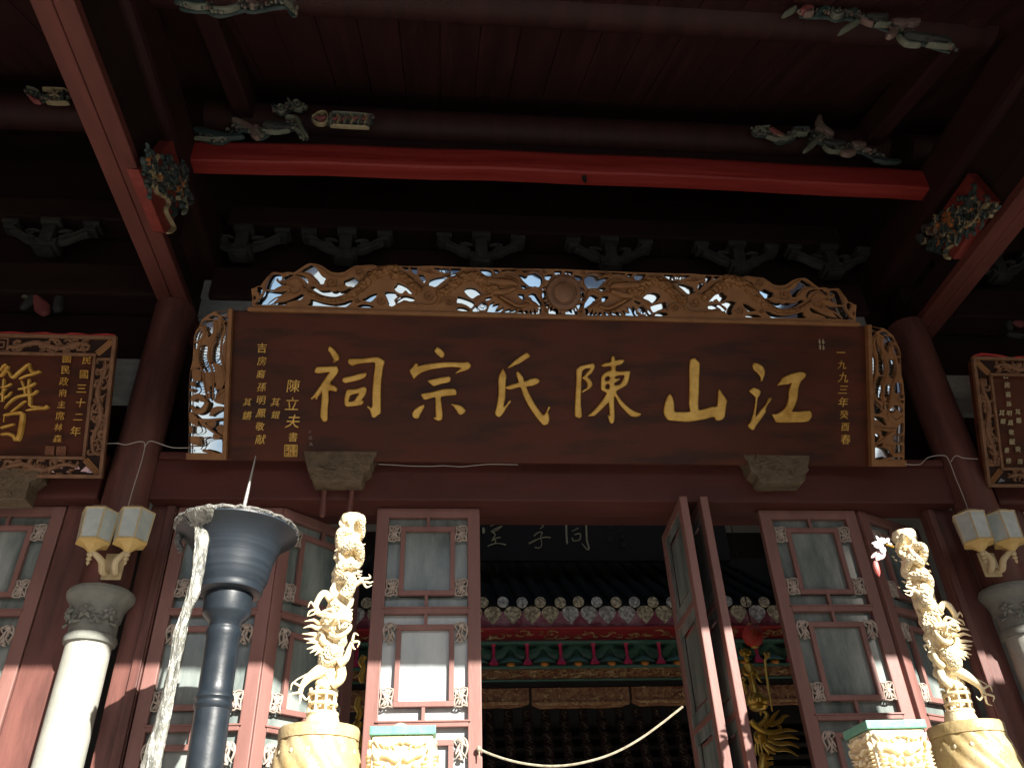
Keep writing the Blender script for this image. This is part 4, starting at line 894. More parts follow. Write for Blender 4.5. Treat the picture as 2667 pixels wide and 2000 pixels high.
# red ribbons over the plaques
for (F, s, lab) in ((FL,-1,'red ribbon draped over the top edge of the left plaque'),(FRR,1,'red ribbon draped over the top edge of the right plaque')):
    b = MB(); P = []
    for i in range(22):
        x = s*(0.0+1.1*i/21); P.append(F.o+F.up*(0.884+(0.004*math.sin(i*1.7) if s < 0 else 0.012*math.sin(i*0.9)))+Vector((x,0,0))+F.n*(0.01))
    b.tube(P, [0.007+(0.006*math.sin(i*1.3)**2 if s > 0 else 0.002*math.sin(i)**2) for i in range(22)], seg=8, flat=2.2)
    tag(b.obj('red_ribbon', M_['redcloth']), lab, 'ribbon')
# corbels that carry the boards
def corbel(pts, Y, label, thick=0.13, pegs=()):
    t = thing('carved_corbel', (0,0,0), label, 'bracket', 'carved corbels under the boards')
    P = [(lambda p: (p.x, p.z))(at(u, v, Y)) for u, v in pts]
    b = plate([(P, [])], thick, 0.006, back=0.0)
    b.v = [(x, y+Y, z) for x, y, z in b.v]; 
    xs = [p[0] for p in P]; zs = [p[1] for p in P]; rnd = random.Random(len(label))
    x0, x1, z0, z1 = min(xs), max(xs), min(zs), max(zs)
    r = MB()
    for k in range(15):
        cx = rnd.uniform(x0+0.05, x1-0.05); cz = rnd.uniform(z0+0.03, z1-0.02)
        hw = (x1-x0)/2-0.03-(z1-cz)*0.35
        cx = (x0+x1)/2+(cx-(x0+x1)/2)*max(hw,0.02)/((x1-x0)/2); a = rnd.uniform(0,6.28); q = rnd.uniform(0.015,0.035)
        r.relief([(cx-q*math.cos(a), cz-q*math.sin(a)*0.7), (cx+0.006, cz+0.006), (cx+q*math.cos(a), cz+q*math.sin(a)*0.7)], [0.008,0.018,0.008], h=0.012, base=thick, sub=3)
    r.v = [(x, y+Y, z) for x, y, z in r.v]
    tag(r.obj('floral_carving', M_['corbel'], t), kind='stuff')
    b.obj('corbel_block', M_['corbel'], t)
    for (u0, v0, u1, v1) in pegs:
        a, c = at(u0, v0, Y-0.03), at(u1, v1, Y-0.03); g = MB()
        g.tube([a, a.lerp(c,0.8), a.lerp(c,0.95), c], [0.016,0.020,0.017,0.006], seg=10); g.obj('peg', M_['column'], t)
ZC = Z(780,1180,.2351)
corbel(ZC([(78,85),(870,88),(862,130),(840,150),(826,205),(806,215),(800,270),(770,300),(735,315),(716,390),(700,415),(180,415),(155,370),(150,320),(118,290),(105,220),(92,190)]), 4.70, 'carved olive-brown corbel under the left part of the name board, two pegs below it', pegs=((845,1279,839,1347),(917,1279,907,1345)))
ZC2 = Z(1880,1180,.14467)
corbel(ZC2([(275,195),(1455,205),(1445,300),(1425,400),(1440,470),(1385,520),(1380,640),(1340,682),(620,690),(560,640),(535,560),(480,520),(430,490),(385,390),(360,300)]), 4.70, 'carved olive-brown corbel under the right part of the name board')
corbel([(-80,1238),(128,1245),(124,1262),(100,1280),(92,1306),(88,1325),(-60,1325)], 4.70, 'carved olive-brown corbel under the left plaque')
# ================================================================== iron candle holder
YC = 3.8
def axpt(v, u0=620, v0=1390, u1=532, v1=2000): return u0+(u1-u0)*(v-v0)/(v1-v0)
def cz(v): return at(axpt(v), v, YC)
ztop = cz(1375)
P0 = cz(1390); P1 = cz(2000)
lx = (P0.x-P1.x)/(P0.z-P1.z)
ch = thing('candle_holder', (P1.x-lx*(P1.z-0.4), YC, 0.4), 'tall blue-black iron candle holder with a flared wax-coated cup, in front of the left doors', 'candle holder')
ox = ch.location.x
def rr(px, v): return px/2*pxm(cz(v))
prof = []
def ring(v, px): prof.append((rr(px, v), cz(v).z-0.4))
shaft = [(0.16,0.0),(0.16,0.04),(0.11,0.10),(0.075,0.2),(0.075,0.9)]
for v, px in ((2060,97),(1850,90)): ring(v, px)
for v, px in ((1846,97),(1838,99),(1832,92),(1826,92),(1820,100),(1812,97),(1806,88)): ring(v, px)
for v, px in ((1780,87),(1660,85),(1652,90),(1642,86),(1634,78),(1622,82)): ring(v, px)
b = MB(); b.lathe(shaft+prof, lean=(lx,0), seg=40); b.obj('shaft', M_['iron'], ch)
prof = []
for v, px in ((1640,78),(1622,84),(1606,116),(1598,121),(1560,122),(1545,124),(1538,118)): ring(v, px)
b = MB(); b.lathe(prof, lean=(lx,0), seg=40); b.obj('collar', M_['iron'], ch)
prof = []
for v, px in ((1552,118),(1549,152),(1546,162),(1540,166),(1532,163),(1527,168),(1508,184),(1480,192),(1457,202),(1440,214),(1424,231),(1409,259),(1399,288),(1393,305),(1388,303),(1386,296),(1398,262),(1420,214)): ring(v, px)
b = MB(); b.lathe(prof, lean=(lx,0), seg=56); b.obj('cup', M_['ironspun'], ch)
a = cz(1388); a = Vector((a.x, YC, a.z)); tip = at(666, 1187, YC)
b = MB(); b.tube([(a-ch.location), (a.lerp(tip,0.5)-ch.location), (tip-ch.location)], [0.012,0.009,0.003], seg=10); b.obj('spike', M_['steel'], ch)
# wax poured over the rim and running down
rimz = cz(1385).z; rimx = ox+lx*(rimz-0.4); RR = rr(302,1385)
rnd = random.Random(5)
b = MB(); pts = []; rad = []
for i in range(81):
    th = math.radians(-262+ i*4.1); q = RR*(0.985+rnd.uniform(-0.015,0.02))
    pts.append(Vector((rimx+q*math.cos(th), YC+q*math.sin(th), rimz+rnd.uniform(-0.003,0.006))))
    rad.append(0.007+rnd.uniform(0,0.004)+0.010*math.exp(-((th+2.5)/0.6)**2))
b.tube(pts, rad, seg=8)
for i in range(46):
    th = math.radians(rnd.uniform(-255,70)); q = RR*1.0
    b.ball((rimx+q*math.cos(th), YC+q*math.sin(th), rimz-rnd.uniform(0.0,0.018)), rnd.uniform(0.003,0.006), 7, 5)
waxm = b.obj('wax_rim', M_['waxold'])
waxm.parent = None
wx = thing('candle_wax', (rimx, YC, rimz), 'grey-white melted candle wax running over the cup rim in one long drip', 'wax')
def reparent(o, p):
    o.data.transform(Matrix.Translation(-Vector(p.location))); o.parent = p
reparent(waxm, wx)
ZD = Z(350,1150,.5122)
drip = [(385,372),(352,380),(340,420),(343,470),(338,530),(330,600),(318,690),(300,780),(272,850),(245,930),(228,990),(213,1080),(190,1190),(168,1290),(145,1400),(118,1500),(98,1580),(80,1680),(60,1800)]
wid = [60,100,92,76,68,66,60,62,48,54,66,54,60,64,68,76,84,90,90]
Pd = []; Rd = []
for k, ((u, v), w_) in enumerate(zip(ZD(drip), wid)):
    Y_ = YC-RR*0.62 if k > 1 else YC-RR*(0.45+0.1*k)
    p = at(u, v, Y_); Pd.append(p); Rd.append(w_*.5122/2*pxm(p))
Ps = smooth_line(Pd, 6)
b = MB(); seg = 22; K = len(Ps)
for i, p in enumerate(Ps):
    t = i/(K-1)*(len(Rd)-1); j = min(int(t), len(Rd)-2); r_ = Rd[j]+(Rd[j+1]-Rd[j])*(t-j)
    for s_ in range(seg):
        th = 2*math.pi*s_/seg
        f = 1+0.13*math.sin(3*th+i*0.09)+0.07*math.sin(7*th-i*0.05)+0.06*math.sin(i*0.7)*math.sin(2*th)+0.03*math.sin(i*1.9)
        b.v.append((p[0]+r_*f*math.cos(th), p[1]+r_*0.6*f*math.sin(th), p[2]))
for i in range(K-1):
    for j in range(seg):
        q = i*seg; b.f.append((q+j, q+seg+j, q+seg+(j+1)%seg, q+(j+1)%seg)); b.sm.append(True)
b.f.append(tuple(range(seg))); b.sm.append(False)
reparent(b.obj('wax_drip', M_['wax']), wx)
# sheet of wax from the rim to the drip
b = MB(); P_ = []
for k in range(15):
    th = math.radians(-142+ k*3.0); q = RR*1.0
    P_.append(Vector((rimx+q*math.cos(th), YC+q*math.sin(th), rimz)))
tgt = Vector(Ps[14])
for i in range(9):
    t = i/8
    for k, p in enumerate(P_):
        e = t**1.5
        tg = tgt+Vector(((k-7)*0.0065, 0, 0))
        x = p.lerp(tg, e); wv = 0.006*math.sin(k*2.2)*math.sin(t*3.1)
        b.v.append((x.x, x.y-0.012-wv, x.z-0.05*t*(1-t)*(k/14)))
for i in range(8):
    for k in range(14):
        q = i*15+k; b.f.append((q, q+1, q+16, q+15)); b.sm.append(True)
o = b.obj('wax_sheet', M_['wax']); reparent(o, wx)
sm = o.modifiers.new('s', 'SOLIDIFY'); sm.thickness = 0.012; sm.offset = 0
b = MB(); hp_ = [at(u, v, YC-0.03) for u, v in ZD([(238,415),(232,450),(222,500),(228,530),(240,545),(234,556),(224,556)])]
b.tube(smooth_line(hp_, 3), [0.010,0.016,0.017,0.012,0.007,0.005,0.004]*3, seg=8) if False else b.tube(smooth_line(hp_, 3), [0.008+0.010*math.sin(min(i/18*4.2,3.1)) for i in range(19)], seg=9)
reparent(b.obj('hanging_wax', M_['waxold']), wx)

# ================================================================== golden dragon pillars on drums
def dragon_pillar(axT, axB, mirrorx, Y, label, dlabel):
    ZP = Z(760,1330,.1627); ZQ = Z(740,1560,.2652)
    refT, refB = (920.0,1346.0), (840.0,1886.0)     # axis traced on the left pillar
    Tp, Bp = at(axT[0], axT[1], Y), at(axB[0], axB[1], Y)
    H = (Tp-Bp).length; ax = (Tp-Bp)/H
    S_ = H/math.hypot(refT[0]-refB[0], refT[1]-refB[1])
    a2 = Vector((refT[0]-refB[0], refT[1]-refB[1])).normalized(); n2 = Vector((-a2.y, a2.x))
    side = Vector((1,0,0)) - ax*ax.x; side.normalize()
    if mirrorx: side = -side
    def W(p, d=0.0):
        q = Vector((p[0]-refB[0], p[1]-refB[1])); al = q.dot(a2)*S_; la = q.dot(n2)*S_
        return Bp + ax*al + side*la + Vector((0,-d,0))
    def TB(b, zf, pts, rad, d=None, seg=9, sub=3, taper=True):
        k = len(pts); d = d if d is not None else [0.03]*k
        if not hasattr(d,'__len__'): d = [d]*k
        P = [W(zf([p])[0], dd) for p, dd in zip(pts, d)]
        P = smooth_line(P, sub); n_ = len(P)
        if not hasattr(rad,'__len__'): rad = [rad]*k
        R_ = []
        for i in range(n_):
            t = i*(k-1)/(n_-1); j = min(int(t), k-2); R_.append((rad[j]+(rad[j+1]-rad[j])*(t-j))*(zf([(1,0)])[0][0]-zf([(0,0)])[0][0])*S_)
        b.tube(P, R_, seg=seg)
    t = thing('dragon_pillar', Bp, label, 'dragon pillar', 'golden dragon pillars')
    def fin(b, name, m, par=t, kind=None):
        o = b.obj(name, m); reparent2(o, Bp, par)
        if kind: tag(o, kind=kind)
        return o
    # core of writhing clouds
    b = MB(); rc = 35*S_; nz, ns = 90, 28
    for i in range(nz+1):
        z = i/nz
        for j in range(ns):
            th = 2*math.pi*j/ns
            f = 0.80+0.20*math.sin(3*th+z*26)*math.sin(th*2-z*41)+0.10*math.sin(7*th+z*60)
            if z < 0.17: f *= 0.55
            b.v.append(tuple(Bp + ax*(H*0.985*z) + Vector((math.cos(th),math.sin(th),0))*rc*f))
    for i in range(nz):
        for j in range(ns):
            q = i*ns; b.f.append((q+j, q+(j+1)%ns, q+ns+(j+1)%ns, q+ns+j)); b.sm.append(True)
    fin(b, 'cloud_core', M_['gold'])
    # petalled cap
    b = MB(); b.lathe([(20*S_,-30*S_),(31*S_,-24*S_),(34*S_,-8*S_),(30*S_,2*S_),(18*S_,5*S_)], c=tuple(Tp), seg=26, wob=lambda th,z: 1+0.10*abs(math.sin(4.5*th)))
    fin(b, 'cap', M_['gold'])
    b = MB()
    TB(b, ZP, [(1100,250),(1130,330),(1110,430),(1000,470),(880,430),(800,480),(770,600),(800,720),(900,760),(1040,720),(1100,800),(1060,920),(960,1010),(840,1040),(760,1130),(780,1230),(880,1260),(960,1330),(940,1450),(860,1560)],
       [50,62,68,72,74,74,76,80,84,84,84,84,84,84,86,90,96,100,100,110], d=[.07,.04,.0,-.02,.05,.07,.05,.02,.06,.08,.05,.0,.04,.07,.05,.02,.06,.08,.07,.06], seg=14, sub=4)
    TB(b, ZQ, [(480,130),(560,200),(620,260),(600,340),(520,400),(470,460)], [50,56,52,50,48,46], d=[.06,.04,.02,.04,.06,.08], seg=14)
    TB(b, ZQ, [(520,560),(500,610),(450,680),(420,720)], [50,86,92,70], d=[.07,.07,.06,.04], seg=16)
    fin(b, 'dragon_body', M_['goldscale'])
    b = MB()
    for p0_, p1_, d_ in (((1040,1045),(1100,1052),.03),((1060,1110),(1132,1140),.03),((1050,1160),(1130,1182),.03),((740,620),(712,628),.05),((740,740),(690,770),.05),((720,880),(676,900),.05),((1150,480),(1180,520),.04)):
        TB(b, ZP, [p0_, p1_], [22,3], d=d_, seg=7, sub=1)
    for k in range(13):
        q = k/12; TB(b, ZP, [(1130-90*math.sin(q*9)**2, 230+q*900), (1175-60*math.sin(q*9)**2, 210+q*900)], [20,3], d=.05*math.cos(q*9), seg=6, sub=1)
    fin(b, 'back_spines', M_['gold'], kind='stuff')
    # flame curls and cloud scrolls standing off the core
    b = MB(); rnd = random.Random(17 if mirrorx else 16)
    for k in range(110):
        z = rnd.uniform(0.17,0.97); th = rnd.uniform(0,6.28); d = Vector((math.cos(th),math.sin(th),0)); tg = Vector((-math.sin(th),math.cos(th),0))*rnd.choice((-1,1))
        c0 = Bp+ax*(H*z)+d*25*S_; q = rnd.uniform(5,11)*S_; up_ = ax
        P = [c0+d*(1+0.35*i)*S_*1.6+tg*q*math.cos(0.9*i)*(1-0.13*i)+up_*q*math.sin(0.9*i)*(1-0.13*i) for i in range(6)]
        b.tube(smooth_line(P,2), [3.4*S_,3.8*S_,3.8*S_,3.6*S_,3.2*S_,2.8*S_,2.6*S_,2.2*S_,1.8*S_,1.4*S_,0.6*S_], seg=6)
    fin(b, 'cloud_curls', M_['gold'], kind='stuff')
    def leg(name, segs, claws):
        b = MB()
        for zf, pts, rad, d in segs: TB(b, zf, pts, rad, d, seg=11)
        for zf, pts, d in claws: TB(b, zf, pts, [22 if zf is ZP else 13, 17 if zf is ZP else 10, 3], d, seg=7)
        fin(b, name, M_['gold'])
    leg('foreleg', [(ZP, [(850,1520),(960,1440),(1080,1380),(1170,1350)], [70,62,42,34], [.06,.07,.08,.08])],
        [(ZP, [(1150,1340),(1100,1290),(1060,1290)], .08),(ZP, [(1180,1340),(1275,1330),(1250,1268),(1195,1262)][:3], .09),(ZP, [(1190,1370),(1260,1400),(1318,1385)], .08),(ZP, [(1160,1380),(1210,1470),(1300,1440)], .08)])
    leg('foreleg', [(ZQ, [(470,110),(420,40),(380,60),(340,130),(330,180)], [36,34,32,28,26], [.05,.05,.06,.06,.06]), (ZQ, [(330,180),(360,240),(400,260)], [26,26,20], [.06,.06,.05])],
        [(ZQ, [(330,190),(285,130),(262,180)], .07),(ZQ, [(320,210),(275,225),(258,270)], .07),(ZQ, [(340,230),(320,250),(270,268)], .07)])
    leg('hind_leg', [(ZQ, [(560,720),(620,690),(650,600),(685,530)], [48,32,24,20], [.05,.06,.06,.06])],
        [(ZQ, [(680,540),(700,470),(738,495)], .07),(ZQ, [(690,550),(742,555),(725,605)], .07),(ZQ, [(670,560),(690,610),(712,620)], .07)])
    leg('hind_leg', [(ZQ, [(440,740),(360,790),(280,850),(230,920),(215,980)], [70,54,40,26,22], [.04,.06,.07,.08,.08])],
        [(ZQ, [(225,930),(150,890),(135,950)], .09),(ZQ, [(215,980),(130,990),(150,1045)], .09),(ZQ, [(220,1000),(215,1070),(165,1085)], .09),(ZQ, [(225,990),(270,1040),(300,1010)], .08)])
    b = MB(); TB(b, ZQ, [(560,740),(575,820),(560,880),(500,920)], [44,46,40,30], [.03,.04,.05,.04], seg=12); TB(b, ZQ, [(360,860),(420,900),(480,850)], [40,44,30], [.03,.04,.03], seg=10); fin(b, 'thigh', M_['gold'])
    b = MB(); TB(b, ZQ, [(320,770),(240,815),(180,850),(140,892)], [9,8,7,4], [.05,.06,.07,.08], seg=6); fin(b, 'tail', M_['gold'])
    # head
    b = MB()
    c = W(ZQ([(470,395)])[0], .085); b.ball(c, 66*.2652*S_, 18, 12, sc=(1.15,0.95,0.85))
    TB(b, ZQ, [(500,370),(570,355),(640,370),(675,400)], [46,38,32,22], [.10,.12,.13,.13], seg=14)
    TB(b, ZQ, [(640,350),(675,335),(680,300)], [18,13,6], [.12,.12,.12], seg=8)
    TB(b, ZQ, [(480,480),(540,520),(610,510),(665,470),(680,430)], [34,30,24,20,8], [.09,.11,.12,.13,.13], seg=12)
    TB(b, ZQ, [(390,430),(400,500),(440,550),(500,560)], [26,32,34,30], [.08,.08,.08,.08], seg=12)
    h = fin(b, 'head', M_['gold'])
    b = MB()
    for p in ((455,400),): 
        b.ball(W(ZQ([p])[0], .150), 22*.2652*S_, 12, 8)
    TB(b, ZQ, [(400,360),(450,345),(500,365),(540,355)], [12,18,18,10], [.12,.14,.15,.14], seg=8)
    TB(b, ZQ, [(560,300),(550,350),(575,430),(580,480)], [6,6,6,4], [.13,.15,.15,.15], seg=6)
    for k in range(5): TB(b, ZQ, [(500+k*34,440-k*3),(503+k*34,475-k*5)], [10,2], [.13,.13], seg=6, sub=1)
    reparent2(b.obj('eye_and_teeth', M_['gold']), Bp, t)['kind'] = 'stuff'
    b = MB()
    for (x0_, y0_, xm_, ym_, x1_, y1_) in ((400,335,320,318,235,322),(390,385,300,372,225,385),(385,430,300,448,217,440),(382,465,310,500,232,486),(385,500,320,525,258,530),(385,530,325,575,262,586),(395,550,340,600,292,626),(410,565,375,620,337,652)):
        TB(b, ZQ, [(x0_,y0_),((x0_+xm_)/2,(y0_+ym_)/2+10),(xm_,ym_),(x1_,y1_)], [22,22,16,3], [.06,.07,.08,.08], seg=7)
    for (x0_, y0_, xm_, ym_, x1_, y1_) in ((500,330,430,280,350,285),(520,310,500,250,400,255),(560,300,590,240,540,215),(600,330,640,290,690,262)):
        TB(b, ZQ, [(x0_,y0_),(xm_,ym_),(x1_,y1_)], [22,18,4], [.10,.11,.10], seg=7)
    fin(b, 'mane', M_['gold'], kind='stuff')
    # railing at the foot
    b = MB(); wp = .2652*S_
    def hoop(y, r, rt):
        c = W(ZQ([(395,y)])[0], 0); b.tube([c+Vector((r*wp*math.cos(2*math.pi*i/24), r*wp*math.sin(2*math.pi*i/24), 0)) for i in range(25)], rt*wp, seg=8)
    hoop(965, 118, 22); hoop(1055, 122, 18); hoop(1140, 128, 20)
    for i in range(8):
        th = 2*math.pi*(i+0.5)/8; d = Vector((math.cos(th), math.sin(th), 0))*120*wp
        b.tube([W(ZQ([(385,1150)])[0], 0)+d, W(ZQ([(400,940)])[0], 0)+d], 13*wp, seg=7); b.ball(W(ZQ([(402,925)])[0], 0)+d, 20*wp, 9, 6)
    fin(b, 'railing', M_['gold'])
    b = MB(); c = W(ZQ([(390,1235)])[0], 0); b.lathe([(165*wp,-12*wp),(165*wp,0.0),(150*wp,50*wp),(135*wp,95*wp)], c=tuple(c), seg=30); fin(b, 'foot_block', M_['gold'])
    # the drum it stands on
    dm = thing('gold_drum', Bp, dlabel, 'drum', 'gold drums under the dragon pillars')
    u_ = S_
    b = MB(); b.lathe([(84*u_,-40*u_),(95*u_,-36*u_),(96*u_,-14*u_),(93*u_,-8*u_),(80*u_,-5*u_)], c=tuple(Bp+ax*(-2*u_)), seg=44, wob=lambda th,z: 1+0.006*math.sin(24*th)); 
    fin(b, 'drum_rim', M_['drumgold'], dm)
    b = MB()
    b.lathe([*[((70+32*math.sin(max(0,min(1,(q+250)/205))*math.pi*0.78+0.25)**0.6)*u_, q*u_) for q in range(-250,-37,7)]], c=tuple(Bp), seg=120, wob=lambda th,z: 1+0.055*abs(math.sin(7*th+(z)*34))**0.7)
    fin(b, 'drum_body', M_['drumgold'], dm)
    b = MB(); b.lathe([(88*u_,-345*u_),(92*u_,-330*u_),(86*u_,-252*u_),(70*u_,-246*u_)], c=tuple(Bp), seg=40); fin(b, 'drum_foot', M_['jade'], dm)
    b = MB()
    for i in range(15):
        th = 2*math.pi*i/15; b.ball(Bp+Vector((math.cos(th)*94*u_, math.sin(th)*94*u_, -70*u_)), 7*u_, 8, 6)
    fin(b, 'drum_stud', M_['gold'], dm, kind='stuff')
    b = MB(); b.lathe([(90*u_, 0.4-Bp.z),(90*u_,-346*u_)], c=tuple(Bp), seg=24); fin(b, 'drum_pedestal', M_['stone'], dm)
    return t
def reparent2(o, loc, par):
    o.data.transform(Matrix.Translation(-Vector(loc))); o.parent = par; return o
dragon_pillar((920,1348), (834,1888), False, 3.4, 'golden dragon pillar left of the doorway, dragon mane pointing left, blazing in the sun', 'gold drum with swirled body under the left dragon pillar')
dragon_pillar((2352,1388), (2508,1880), True, 3.6, 'golden dragon pillar at the right with a white flower lamp at its top', 'gold drum with swirled body under the right dragon pillar')
# white flower lamp at the top of the right pillar
fl = at(2290,1418,3.6); t = thing('flower_lamp', fl, 'white plastic flower lamp with pink bulb at the top of the right dragon pillar', 'flower lamp')
ZF = Z(2240,1360,.1688)
def petal(pts, wd, m, name, d=0.02):
    b = MB(); P = [at(*p, 3.6-d)-fl for p in ZF(pts)]; P = smooth_line(P, 3)
    n_ = len(P); b.tube(P, [max(wd*.1688*pxm(fl)*math.sin(math.pi*(0.12+0.84*i/(n_-1))), 0.0008) for i in range(n_)], seg=8, flat=0.3, axis=(0,1,0)); b.obj(name, m, t)
for pts, wd, d in (([(340,330),(290,270),(245,205)],26,.03),([(380,330),(340,260),(330,235)],50,.02),([(360,360),(270,320),(180,325)],30,.03),([(350,390),(260,370),(210,350)],34,.04),([(370,380),(350,430),(330,470)],50,.05),([(400,300),(430,270),(440,240)],30,.0),([(430,330),(470,350),(480,380)],40,.0)):
    petal(pts, wd, M_['petal'], 'white_petal', d)
for pts, wd, d in (([(320,450),(240,500),(170,545)],34,.03),([(350,460),(290,530),(250,590)],46,.04),([(380,460),(340,520),(310,570)],40,.02)):
    petal(pts, wd, M_['pinkpetal'], 'pink_petal', d)
b = MB(); P = [at(*p, 3.57)-fl for p in ZF([(235,600),(245,680),(275,780),(295,835)])]; b.tube(smooth_line(P,4), [0.006,0.010,0.012,0.0135,0.0140,0.0140,0.0135,0.0125,0.011,0.009,0.006,0.003,0.001], seg=12); b.obj('bulb', M_['pinkbulb'], t)
b = MB(); b.tube([at(*p, 3.58)-fl for p in ZF([(300,560),(255,600)])], 0.003, seg=6); b.tube([at(*p, 3.58)-fl for p in ZF([(400,340),(520,380)])], 0.006, seg=6); b.obj('lamp_stem', M_['goldin'], t)

# ================================================================== square burners with lion faces
def burner(x0, x1, yf, z1, label, knob=False):
    w_ = x1-x0; t = thing('square_burner', ((x0+x1)/2, yf+w_*0.45, 0.4), label, 'burner', 'square gilded burners')
    k = z1-0.4; D_ = w_*0.9
    b = MB(); b.box((0,0,k-0.016), (w_,D_,0.032), ch=0.004); b.obj('green_rim', M_['jade'], t)
    b = MB(); b.box((0,0,k-0.30), (w_-0.02,D_-0.02,0.536), ch=0.012); b.obj('burner_body', M_['gold'], t)
    b = MB(); b.box((0,0,(k-0.57)/2), (w_*0.7,D_*0.7,k-0.57)); b.obj('burner_stem', M_['stone'], t)
    if knob:
        b = MB(); b.ball((-0.015,0.02,k+0.0), 0.040, 16, 10, sc=(1,1,0.9)); b.obj('round_knob', M_['gold'], t)
    def face(rot, wv, off):
        b = MB(); S_ = wv/1.0
        def R_(pts, wd, h=0.02): b.relief([(x*S_, k-0.04-z*S_) for x, z in pts], [q*S_ for q in wd], h=h, base=off-0.002, sub=3)
        R_([(-.46,.05),(-.25,.12),(-.05,.06),(.0,.1),(.06,.06),(.26,.12),(.46,.05)], [.06,.12,.10,.06,.10,.12,.06], .02)
        for s in (-1,1):
            R_([(s*.02,.34),(s*.12,.36),(s*.24,.30),(s*.36,.30)], [.05,.10,.09,.04], .028)
            R_([(s*.40,.36),(s*.46,.28),(s*.44,.18)], [.06,.07,.02])
            R_([(s*.10,.62),(s*.26,.60),(s*.34,.52)], [.05,.06,.04], .022)
            for q in range(7): R_([(s*(.33+.0*q),.42+.06*q),(s*.42,.41+.07*q),(s*(.47+.0*q),.38+.075*q)], [.05,.045,.012], .018)
            for q in range(4): R_([(s*(.12+q*.09),.20-.01*q),(s*(.16+q*.10),.12-.02*q),(s*(.15+q*.11),.04)], [.04,.05,.015], .016)
            b.ball((s*.09*S_, -off-0.015, k-0.04-.37*S_), .045*S_, 10, 7); b.ball((s*.24*S_, -off-0.010, k-0.04-.46*S_), .062*S_, 12, 8); b.ball((s*.12*S_, -off-0.012, k-0.04-.52*S_), .05*S_, 10, 7)
        R_([(-.06,.44),(0,.52),(.06,.44)], [.05,.11,.05], .03)
        R_([(-.26,.66),(-.12,.72),(.12,.72),(.26,.66)], [.05,.06,.06,.05], .024)
        R_([(-.22,.84),(0,.88),(.22,.84)], [.05,.06,.05], .022)
        for q in range(7): R_([(-.15+.05*q,.74),(-.15+.05*q,.79)], [.035,.03], .018)
        b.xf(Matrix.Rotation(rot,4,'Z')); tag(b.obj('lion_face', M_['gold'], t), kind='stuff')
    face(0, w_-0.03, D_/2-0.012); face(math.radians(-90), D_-0.03, w_/2-0.012); face(math.radians(90), D_-0.03, w_/2-0.012)
burner(-0.253, -0.004, 3.30, 2.296, 'square gold burner with green rim, round knob and lion face, left of the doorway', True)
burner(1.691, 1.939, 3.30, 2.286, 'square gold burner with green rim seen on its corner, left of the right gold drum')

# ================================================================== twin wall lamps
def wall_lamp(u, v, label):
    p = at(u, v, 4.575); t = thing('wall_lamp', (p.x, 4.575, p.z), label, 'wall lamp', 'twin lantern wall lamps')
    b = MB(); b.box((0,-0.004,0.07), (0.11,0.012,0.155), ch=0.004); b.obj('back_plate', M_['cream'], t)
    for s in (-1,1):
        cx, cy = s*0.100, -0.115
        b = MB(); b.tube(smooth_line([(0.02*s,-0.012,0.03),(0.035*s,-0.05,0.02),(0.04*s,-0.09,0.07),(cx*0.95,cy,0.115)],4), [0.012+0.008*math.sin(i/12*3.1) for i in range(13)], seg=9); 
        b.lathe([(0.003,0.035),(0.010,0.05),(0.006,0.06),(0.016,0.070),(0.010,0.082),(0.018,0.095),(0.014,0.11)], c=(cx,cy,0), seg=14); b.obj('arm', M_['cream'], t)
        b = MB(); b.lathe([(0.014,0.108),(0.030,0.125),(0.055,0.145),(0.095,0.158),(0.095,0.166)], c=(cx,cy,0), seg=6, smooth=False); b.obj('bell_cup', M_['yellow'], t)
        # hexagonal lantern: six posts, two hoops, six panes
        r0, r1, z0, z1 = 0.088, 0.098, 0.168, 0.345
        fr = MB(); off = math.radians(0)
        V0 = [Vector((cx+r0*math.cos(off+math.pi*i/3), cy+r0*math.sin(off+math.pi*i/3), z0)) for i in range(6)]
        V1 = [Vector((cx+r1*math.cos(off+math.pi*i/3), cy+r1*math.sin(off+math.pi*i/3), z1)) for i in range(6)]
        for i in range(6):
            fr.tube([V0[i], V1[i]], 0.0065, seg=4); fr.tube([V0[i], V0[(i+1)%6]], 0.007, seg=4); fr.tube([V1[i], V1[(i+1)%6]], 0.008, seg=4)
        fr.lathe([(r1*0.99,z1-0.001),(r1*0.6,z1+0.03),(0.01,z1+0.045)], c=(cx,cy,0), seg=6, smooth=False)
        lo = fr.obj('lantern_frame', M_['cream'], t)
        for i in range(6):
            g = MB(); c0 = Vector((cx,cy,0)); a_, b_, c_, d_ = V0[i], V0[(i+1)%6], V1[(i+1)%6], V1[i]
            n_ = (b_-a_).cross(d_-a_).normalized()*0.002
            g.add([a_+n_,b_+n_,c_+n_,d_+n_,a_-n_,b_-n_,c_-n_,d_-n_], [(0,1,2,3),(7,6,5,4),(0,4,5,1),(1,5,6,2),(2,6,7,3),(3,7,4,0)]); g.obj('glass_pane', M_['lampglass'], lo)
    return t
wall_lamp(289, 1507, 'cream twin-lantern wall lamp on the left column, above the stone capital')
wall_lamp(2587, 1499, 'cream twin-lantern wall lamp on the right column, above the stone capital')

